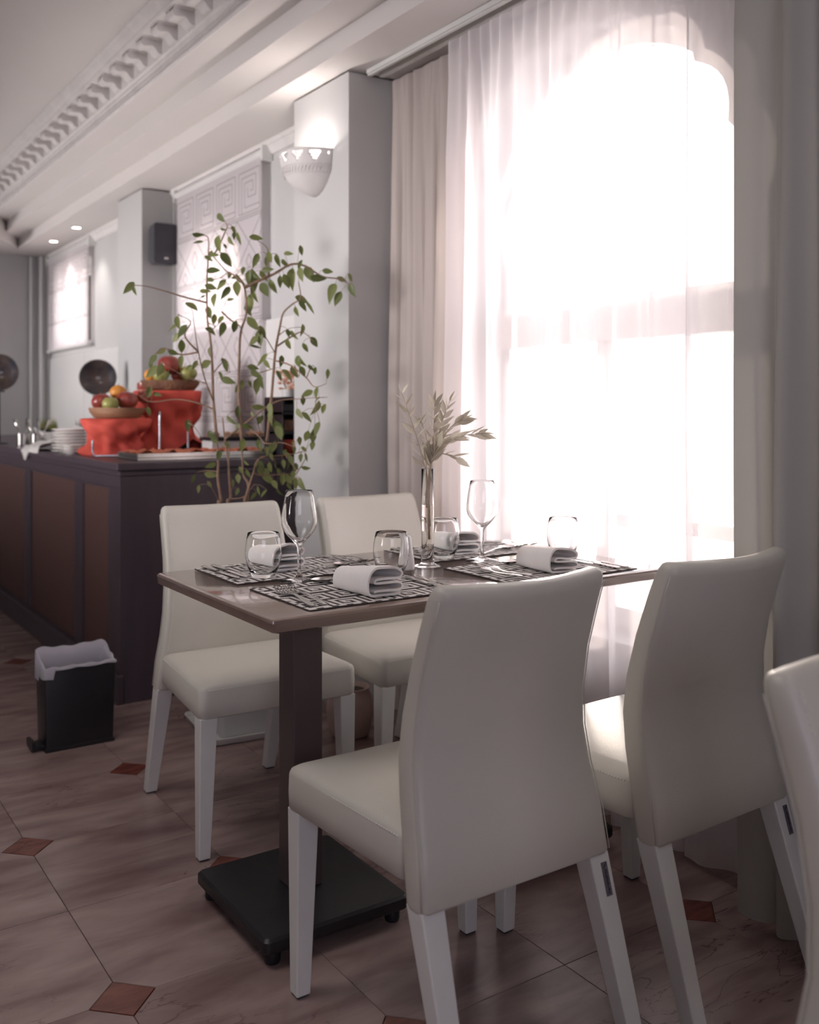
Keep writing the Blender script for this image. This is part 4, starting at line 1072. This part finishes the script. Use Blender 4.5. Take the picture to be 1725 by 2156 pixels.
def resample(L_, n):
    T_ = [0]
    for i in range(len(L_)): T_.append(T_[-1] + (L_[(i + 1) % len(L_)] - L_[i]).length)
    out = []
    for k in range(n):
        s = T_[-1] * k / n; i = 0
        while T_[i + 1] < s: i += 1
        q = (s - T_[i]) / max(1e-9, T_[i + 1] - T_[i]); out.append(L_[i].lerp(L_[(i + 1) % len(L_)], q))
    return out
R2 = []
for k, L_ in enumerate(rings):
    z = (.20, .281, .300, .292, .258)[k]; rs_ = resample(L_, 120); o_ = []
    for i, p in enumerate(rs_):
        wv = .002 * math.sin(i * .55) + .003 * math.sin(i * .17 + 1); back = max(0, p.y) / .07
        zz = z + (wv + .030 * back * (1 if k in (2, 3) else .5 if k == 1 else 0) if k else 0)
        if k == 4 and p.y < 0: zz = .279 - .004 * abs(math.sin(i * .2))
        if k == 3 and p.y < -.03: zz = .284 + .002 * math.sin(i * .6)
        if k == 2 and p.y < -.03: zz = .286 + .003 * math.sin(i * .6)
        if p.x < -.09 and k in (3, 4): zz -= .03 if k == 4 else 0
        s_ = 1 + (.006 * math.sin(i * .7) if k >= 3 else 0)
        o_.append((p.x * s_, p.y * s_, zz))
    R2.append(o_)
b.loft(R2, cap=False); b.build('liner', M['liner'], t, smooth=True)

# ============================================================ POTS AND FICUS
pot = thing('planter', 'square white planter with its saucer on the floor behind the left chair', 'plant pot', (1.485, 3.285, 0), math.radians(-6))
b = MB(); b.loft([rrect(.165, .165, .03, 5, z=.0), rrect(.175, .175, .035, 5, z=.006), rrect(.182, .182, .035, 5, z=.026), rrect(.176, .176, .033, 5, z=.027), rrect(.168, .168, .03, 5, z=.010)])
b.build('saucer', M['potwhite'], pot, smooth=True, auto=40)
b = MB(); b.loft([rrect(.125, .125, .02, 5, z=.0105), rrect(.128, .128, .02, 5, z=.016), rrect(.158, .158, .022, 5, z=.27), rrect(.166, .166, .022, 5, z=.275), rrect(.168, .168, .022, 5, z=.315), rrect(.158, .158, .02, 5, z=.315), rrect(.150, .150, .02, 5, z=.27), rrect(.148, .148, .02, 5, z=.25)])
b.build('pot', M['potwhite'], pot, smooth=True, auto=40)
MB().loft([rrect(.149, .149, .02, 5, z=.262), rrect(.149, .149, .02, 5, z=.282)]).build('soil', M['soil'], pot)
t = thing('round_planter', 'round beige pot on the floor near the wall pier, seen between the chair legs', 'plant pot', (1.66, 3.16, 0))
t.location = (1.755, 2.985, 0)
MB().lathe([(.05, 0), (.066, .006), (.080, .05), (.084, .09), (.078, .135), (.066, .16), (.070, .172), (.062, .172), (.058, .155), (.001, .15)], 28).build('pot', M['terra'], t, smooth=True, auto=50)
MB().lathe([(.057, .140), (.057, .158), (.001, .160)], 20).build('soil', M['soil'], t)
LEAVES = [(-0.097,1.875,0.05,50),(-0.087,1.831,0.025,20),(-0.047,1.828,0.035,60),(-0.025,1.796,0.05,70),(-0.057,1.784,0.045,60),(-0.047,1.806,0.03,90),(-0.162,1.796,0.045,5),(-0.166,1.769,0.04,160),(-0.092,1.761,0.069,100),(-0.067,1.756,0.02,60),(-0.117,1.724,0.03,100),(-0.124,1.709,0.035,30),(-0.08,1.704,0.035,0),(-0.047,1.692,0.064,55),(-0.097,1.657,0.055,5),(-0.112,1.627,0.035,25),(-0.117,1.605,0.045,15),(-0.137,1.589,0.04,5),(-0.144,1.57,0.017,-30),(-0.102,1.555,0.055,95),(-0.077,1.612,0.05,130),(-0.06,1.583,0.055,120),(-0.044,1.642,0.03,100),(-0.033,1.552,0.027,-5),(-0.005,1.588,0.055,90),(-0.0,1.622,0.05,60),(0.021,1.647,0.035,90),(-0.015,1.632,0.03,-20),(0.047,1.607,0.079,80),(0.034,1.627,0.055,100),(0.059,1.637,0.055,60),(0.062,1.687,0.055,110),(0.074,1.756,0.05,10),(0.099,1.687,0.045,100),(0.114,1.697,0.045,80),(0.136,1.692,0.05,80),(0.158,1.687,0.04,50),(0.171,1.724,0.035,5),(0.104,1.655,0.045,0),(0.084,1.637,0.045,60),(0.143,1.617,0.045,90),(0.163,1.622,0.055,70),(0.181,1.632,0.079,95),(0.215,1.677,0.045,110),(0.228,1.632,0.055,80),(0.248,1.647,0.069,60),(0.282,1.632,0.06,10),(0.312,1.662,0.04,5),(0.218,1.731,0.04,80),(0.324,1.588,0.079,110),(0.347,1.563,0.06,110),(0.362,1.632,0.04,20),(0.391,1.642,0.035,70),(0.401,1.593,0.055,70),(0.119,1.598,0.055,70),(0.094,1.583,0.064,60),(0.057,1.558,0.045,80),(0.039,1.538,0.074,95),(0.029,1.513,0.045,60),(-0.149,1.513,0.064,40),(-0.129,1.513,0.05,80),(-0.092,1.479,0.045,100),(-0.072,1.479,0.04,110),(-0.092,1.434,0.05,30),(-0.055,1.441,0.055,100),(-0.018,1.451,0.055,110),(-0.191,1.454,0.055,100),(-0.184,1.429,0.055,120),(-0.224,1.444,0.05,155),(-0.211,1.409,0.045,130),(-0.199,1.377,0.06,95),(-0.228,1.357,0.04,20),(-0.281,1.365,0.04,150),(-0.367,1.58,0.055,125),(-0.348,1.57,0.035,80),(-0.295,1.33,0.045,120),(-0.318,1.315,0.045,130),(-0.308,1.29,0.06,140),(-0.281,1.295,0.055,110),(-0.251,1.273,0.04,110),(-0.209,1.327,0.05,100),(-0.164,1.315,0.04,120),(-0.184,1.305,0.04,150),(-0.127,1.317,0.064,155),(-0.122,1.365,0.045,90),(-0.06,1.325,0.045,60),(-0.047,1.31,0.04,70),(-0.043,1.26,0.055,20),(-0.062,1.275,0.035,60),(-0.01,1.238,0.055,120),(0.019,1.25,0.03,70),(0.039,1.31,0.045,10),(0.052,1.285,0.055,40),(0.074,1.335,0.064,130),(0.094,1.32,0.04,60),(0.049,1.241,0.064,100),(0.069,1.255,0.06,90),(0.069,1.454,0.06,50),(0.089,1.429,0.055,70),(0.079,1.409,0.06,80),(0.057,1.399,0.045,130),(0.064,1.377,0.04,15),(0.148,1.33,0.045,90),(0.138,1.28,0.04,60),(0.168,1.28,0.06,45),(0.193,1.29,0.05,60),(0.218,1.325,0.055,70),(0.205,1.506,0.04,80),(0.228,1.548,0.055,20),(0.253,1.518,0.06,60),(0.233,1.523,0.045,50),(0.173,1.429,0.035,80),(0.193,1.424,0.04,60),(0.176,1.389,0.045,80),(0.225,1.441,0.045,90),(0.267,1.399,0.05,55),(0.238,1.377,0.04,60),(0.23,1.29,0.045,70),(0.228,1.325,0.045,60),(0.329,1.278,0.035,90),(0.233,1.213,0.05,150),(0.257,1.305,0.03,40),(0.277,1.29,0.035,110),(0.272,1.216,0.05,100),(0.277,1.161,0.06,110),(0.302,1.156,0.045,120),(0.21,1.141,0.045,60),(0.243,1.127,0.05,50),(0.22,1.186,0.04,90),(0.282,1.087,0.055,110),(0.257,1.067,0.05,110),(-0.338,1.216,0.055,110),(-0.308,1.211,0.035,10),(-0.343,1.149,0.035,70),(-0.201,1.097,0.045,90),(-0.035,1.117,0.05,50),(-0.01,1.146,0.045,90),(0.024,1.092,0.045,15),(0.059,1.117,0.04,110),(0.032,1.136,0.03,60),(0.054,1.164,0.055,10),(0.106,1.156,0.055,80),(0.106,1.127,0.06,100),(0.131,1.087,0.06,60),(0.143,1.072,0.055,70),(-0.104,1.062,0.05,40),(-0.096,1.05,0.051,50),(-0.027,1.088,0.035,100),(0.024,1.094,0.044,20),(0.059,1.116,0.035,80),(0.005,1.027,0.051,110),(0.04,1.018,0.051,80),(-0.081,0.989,0.041,100),(-0.112,0.954,0.041,160),(-0.119,0.916,0.051,10),(0.067,1.015,0.038,95),(0.138,1.088,0.063,60),(0.126,1.024,0.038,95),(0.11,1.015,0.038,70),(0.243,1.062,0.044,110),(0.259,1.053,0.048,95),(0.215,1.043,0.035,90),(0.259,1.024,0.038,95),(0.202,0.973,0.038,85),(0.23,0.942,0.038,0),(0.218,1.008,0.029,40),(0.234,0.98,0.035,80),(0.104,0.945,0.041,85),(0.081,0.954,0.044,60),(0.056,0.954,0.025,110),(0.015,0.961,0.032,30),(0.094,0.904,0.063,55),(0.119,0.881,0.038,60),(0.145,0.897,0.051,100),(0.167,0.9,0.048,60),(0.18,0.878,0.035,60),(0.205,0.891,0.044,80),(0.229,0.891,0.057,70),(0.072,0.929,0.048,60),(0.097,0.932,0.032,50),(0.186,0.916,0.038,100),(0.065,0.856,0.035,130),(-0.011,0.904,0.038,80),(-0.195,0.897,0.035,110),(0.148,0.999,0.025,120),(-0.141,0.872,0.029,90),(0.123,0.948,0.032,90),(0.145,0.954,0.035,80),(0.164,0.948,0.035,90),(0.189,0.935,0.032,60),(0.199,0.948,0.029,70),(0.132,0.85,0.035,60),(-0.036,1.031,0.032,70),(0.161,0.986,0.035,40),(0.177,0.967,0.038,60),(0.107,0.983,0.032,60),(0.091,1.005,0.035,80),(0.196,1.031,0.035,120),(0.183,1.005,0.032,100),(0.027,0.923,0.035,70),(0.002,0.935,0.032,60),(0.135,0.923,0.041,70),(0.11,0.866,0.035,120),(0.085,0.872,0.035,70),(-0.103,0.888,0.029,60),(-0.036,0.885,0.032,80),(-0.017,0.856,0.029,110)]
BRANCHES = [[(-0.085,1.04),(-0.104,1.186),(-0.109,1.31),(-0.117,1.409),(-0.13,1.493),(-0.132,1.632),(-0.129,1.712),(-0.13,1.786),(-0.154,1.798)],[(-0.13,1.717),(-0.104,1.741),(-0.075,1.816),(-0.072,1.846),(-0.1,1.885)],[(-0.104,1.186),(-0.127,1.27),(-0.144,1.384),(-0.149,1.498)],[(-0.0,1.04),(-0.008,1.186),(-0.005,1.335),(0.002,1.434),(0.024,1.503),(0.019,1.593),(-0.01,1.632),(-0.045,1.652),(-0.1,1.717)],[(0.019,1.593),(0.074,1.622),(0.124,1.647),(0.183,1.682),(0.233,1.677),(0.292,1.642),(0.362,1.632),(0.401,1.603)],[(0.099,1.637),(0.104,1.692),(0.104,1.731),(0.064,1.759)],[(0.089,1.04),(0.109,1.211),(0.124,1.36),(0.143,1.454),(0.158,1.503),(0.193,1.533),(0.223,1.553),(0.218,1.607)],[(0.134,1.424),(0.168,1.454),(0.213,1.464)],[(-0.134,1.538),(-0.204,1.563),(-0.258,1.578),(-0.328,1.593),(-0.372,1.588)],[(-0.104,1.141),(-0.164,1.181),(-0.238,1.193),(-0.328,1.184),(-0.372,1.211)],[(-0.144,1.236),(-0.204,1.28),(-0.278,1.33)],[(-0.08,1.04),(0.044,1.136),(0.124,1.186),(0.218,1.196),(0.312,1.201)],[(0.109,1.325),(0.183,1.315),(0.243,1.27),(0.277,1.236),(0.322,1.246)],[(-0.139,1.35),(-0.189,1.352),(-0.214,1.355),(-0.253,1.372),(-0.288,1.36),(-0.308,1.325)],[(-0.142,1.369),(-0.179,1.414),(-0.149,1.461),(-0.184,1.481)],[(-0.065,1.508),(-0.035,1.479),(-0.005,1.459),(0.002,1.434)],[(-0.104,1.295),(-0.055,1.335),(-0.035,1.29)],[(0.104,1.32),(0.044,1.285),(-0.005,1.27)],[(0.124,1.36),(0.089,1.429),(0.054,1.469)],[(-0.104,1.484),(-0.085,1.454),(-0.095,1.429)],[(0.193,1.315),(0.213,1.275),(0.218,1.325)],[(0.233,1.27),(0.262,1.315),(0.282,1.285)],[(0.124,1.384),(0.193,1.424),(0.228,1.434),(0.267,1.399)],[(-0.124,1.622),(-0.085,1.632),(-0.045,1.647)],[(0.277,1.236),(0.272,1.186),(0.277,1.156)],[(-0.071,0.777),(-0.071,0.827),(-0.084,0.904),(-0.084,0.967),(-0.09,1.046),(-0.096,1.126)],[(-0.041,0.777),(-0.041,0.831),(-0.049,0.904),(-0.058,0.973),(-0.074,1.046),(-0.087,1.126)],[(0.021,0.777),(0.027,0.878),(0.008,0.919),(0.002,0.983),(-0.001,1.126)],[(0.021,0.793),(0.021,0.834),(0.037,0.891),(0.05,0.929),(0.056,0.954)],[(-0.055,0.973),(-0.036,1.005),(-0.017,1.04)],[(0.04,0.929),(0.072,0.918),(0.116,0.918),(0.196,0.921)],[(0.05,0.973),(0.072,0.983),(0.151,0.986),(0.215,0.999)],[(0.008,1.1),(0.059,1.065),(0.091,1.034),(0.151,1.037),(0.199,1.021)],[(-0.087,0.929),(-0.131,0.932),(-0.176,0.923)],[(-0.195,1.107),(-0.157,1.094),(-0.115,1.056)],[(0.151,0.986),(0.199,0.935),(0.208,0.904)],[(-0.036,0.834),(0.021,0.846),(0.072,0.897)],[(0.199,0.948),(0.23,0.977),(0.23,0.999)],[(-0.093,0.821),(-0.096,0.885)],[(0.05,1.126),(0.05,1.043)]]
# ficus: local x = right in the photo, y = depth, z = up; leaves and branches in metres
fic = thing('ficus_tree', 'tall sparse ficus with thin brown stems growing up in front of the buffet', 'plant', (1.485, 3.285, .28), -THETA)
U0 = ((505 - 862) / 2046 * 3.5)   # the leaf table is laid out 3.5 m from the camera
org = Vector((1.485, 3.285, .28))
rt = Vector((math.cos(THETA), -math.sin(THETA), 0)); fw = Vector((math.sin(THETA), math.cos(THETA), 0))
base = rt * U0 + fw * 3.5
off = org - base; ou, od = off.dot(rt), off.dot(fw)
def L3(u, h, d=0): return Vector((u - ou, d - od, h - .28))
rnd = random.Random(33)
allp = []
BRANCHES.sort(key=lambda b: b[0][1])
for bi, br in enumerate(BRANCHES):
    d0, d1 = rnd.uniform(-.05, .05), rnd.uniform(-.16, .16)
    low = br[0][1] < .80
    pts = [L3(u, h, d0 + (d1 - d0) * i / (len(br) - 1)) for i, (u, h) in enumerate(br)]
    if low:
        pts = [Vector((rnd.uniform(-.06, .06), rnd.uniform(-.05, .05), .003))] + pts
    if not low and allp:
        s0 = pts[0]; nn_ = min(allp, key=lambda p: (p.x - s0.x) ** 2 + (p.z - s0.z) ** 2)
        dd = nn_.y - s0.y; pts = [p + Vector((0, dd * (1 - i / len(pts)), 0)) for i, p in enumerate(pts)]
        if Vector((nn_.x - s0.x, 0, nn_.z - s0.z)).length < .05: pts[0] = nn_.copy()
    sp = spline(pts, 5)
    r0 = .0075 if low else .0060 if len(br) >= 7 else .0036 if len(br) >= 4 else .0022
    n_ = len(sp)
    MB().tube(sp, [max(.0011, r0 * (1 - .75 * i / n_)) for i in range(n_)], 6).build('branch', M['stem'], fic, smooth=True)
    allp += sp
FL = [leaf_mesh('leaf', .46, .16, .35, M['leaf']), leaf_mesh('leaf', .50, -.08, .25, M['leaf']), leaf_mesh('leaf', .42, .3, .55, M['leaf'])]
pet = MB()
for k, (u, h, l, a) in enumerate(LEAVES):
    d_ = rnd.uniform(-.14, .14); yaw = rnd.uniform(-.55, .55)
    aa = math.radians(a); dv = Vector((math.cos(aa), yaw, -math.sin(aa))).normalized()
    c = L3(u, h, 0)
    near = min(allp, key=lambda p: (p.x - c.x) ** 2 + (p.z - c.z) ** 2)
    c.y = near.y + rnd.uniform(-.03, .03)
    ln = l * 1.05
    st_ = c - dv * ln * .5
    # face the broad side roughly towards the room
    q = Vector((1, 0, 0)).rotation_difference(dv); nrm = q @ Vector((0, 0, 1))
    want = Vector((rnd.uniform(-.5, .5), -1, rnd.uniform(-.3, .5))); want = (want - dv * want.dot(dv)).normalized()
    ang = nrm.angle(want); cr_ = nrm.cross(want)
    if cr_.dot(dv) < 0: ang = -ang
    place_leaf(FL[rnd.randrange(3)], fic, st_, dv, ln, ang + rnd.uniform(-.7, .7))
    nb = min(allp, key=lambda p: (p - st_).length)
    if (nb - st_).length < .11: pet.tube([nb, nb.lerp(st_, .5) + Vector((0, 0, .006)), st_], .0008, 4, cap=False)
pet.build('leaf_stalks', M['stem'], fic, kind='stuff')

# ============================================================ WALL LAMP, SPEAKER, DOWNLIGHTS
sc = thing('wall_sconce', 'white half-bowl plaster wall lamp with triangular cut-outs on the pier', 'lamp', (1.870, 3.445, 2.012)); sc.scale = (1.38, 1.16, 1.04)
b = MB(); NA, R_ = 64, .115
prof = [(.0015, -.002), (.02, .0), (.045, .012), (.075, .034), (.096, .062), (.106, .084), (.1085, .094), (.106, .097), (.112, .114), (.1135, .124), (.1145, .134), (.115, .144), (.117, .150), (.117, .156)]
vs_ = []
for r, z in prof:
    for i in range(NA + 1):
        a = PI / 2 + PI * i / NA; vs_.append((r * math.cos(a) * .95, r * math.sin(a), z))
fs = []
for k in range(len(prof) - 1):
    for i in range(NA):
        a = k * (NA + 1) + i; q = (a, a + 1, a + NA + 2, a + NA + 1)
        ph = i % 10
        if k in (8, 9, 10) and 3 <= i <= 61:      # triangular windows, point down
            lo = {10: 0, 9: 1, 8: 2}[k]
            if lo + 1 <= ph <= 6 - lo: continue
        fs.append(q)
b.add(vs_, fs); o = b.build('bowl', M['plaster'], sc, smooth=True, auto=40)
sd = o.modifiers.new('thick', 'SOLIDIFY'); sd.thickness = .004; sd.offset = -1
rb = MB()
for zz, rr in ((.096, .110), (.066, .100), (.153, .119)):
    rb.tube([(rr * math.cos(PI / 2 + PI * i / 40) * .95, rr * math.sin(PI / 2 + PI * i / 40), zz) for i in range(41)], .0016, 5)
for i in range(30):
    a0, a1 = PI / 2 + PI * (i + .1) / 30, PI / 2 + PI * (i + .9) / 30
    rb.tube([(.1035 * math.cos(a0) * .95, .1035 * math.sin(a0), .071), (.1105 * math.cos(a1) * .95, .1105 * math.sin(a1), .090)], .001, 4)
rb.build('relief_band', M['plaster'], sc, smooth=True)
MB().box(-.012, -.001, -.06, .06, .03, .15).build('wall_plate', M['plaster'], sc)
MB().lathe([(.001, .10), (.010, .102), (.013, .112), (.010, .125), (.001, .130)], 14, (-.05, 0, -.03)).build('bulb', M['lampglow'], sc, smooth=True)
l = light('sconce_light', 'POINT', (1.81, 3.445, 2.14), 2.2, (1.0, .93, .9), shadow_soft_size=.02)
for x, y, lb in ((1.90, 7.07, 'small round recessed downlight in the soffit, the nearer of the far pair'), (1.91, 7.75, 'small round recessed downlight in the soffit, the farther one above the small blind'),
                 (1.90, .6, 'small recessed downlight in the soffit behind the grey drape')):
    t = thing('downlight', lb, 'ceiling light', (x, y, SOF), 0, 'recessed ceiling downlights')
    MB().lathe([(.030, -.0005), (.042, -.0005), (.044, -.004), (.040, -.006), (.030, -.004)], 24, cap=False).build('rim', M['white'], t, smooth=True)
    MB().lathe([(.001, -.002), (.030, -.002), (.030, -.001), (.001, -.001)], 24).build('lens', M['lampglow'], t)
    s = light('downlight_spot', 'SPOT', (x, y, SOF - .01), 9, (1, .95, .92), spot_size=1.6, spot_blend=.7, shadow_soft_size=.03)
t = thing('wall_speaker', 'dark grey loudspeaker mounted high on the far pier beside the patterned blind', 'speaker', (1.965, 5.565, 1.99), 0)
b = MB(); b.loft([[(x * s_, y_, z * s_ + .12) for x, z, _ in rrect(.072, .118, .02, 5)] for y_, s_ in ((-.02, .86), (-.06, .97), (-.125, 1.0), (-.135, .98))]); b.build('cabinet', M['greyplastic'], t, smooth=True, auto=40)
b = MB(); b.loft([[(x, y_, z + .12) for x, z, _ in rrect(.064, .110, .016, 5)] for y_ in (-.134, -.138)]); b.build('grille', M['greyplastic'], t)
MB().box(-.02, .02, -.02, 0, .09, .15).build('mount', M['blackmetal'], t)
MB().box(-.012, .012, -.1395, -.138, .030, .040).build('badge', M['steel'], t)
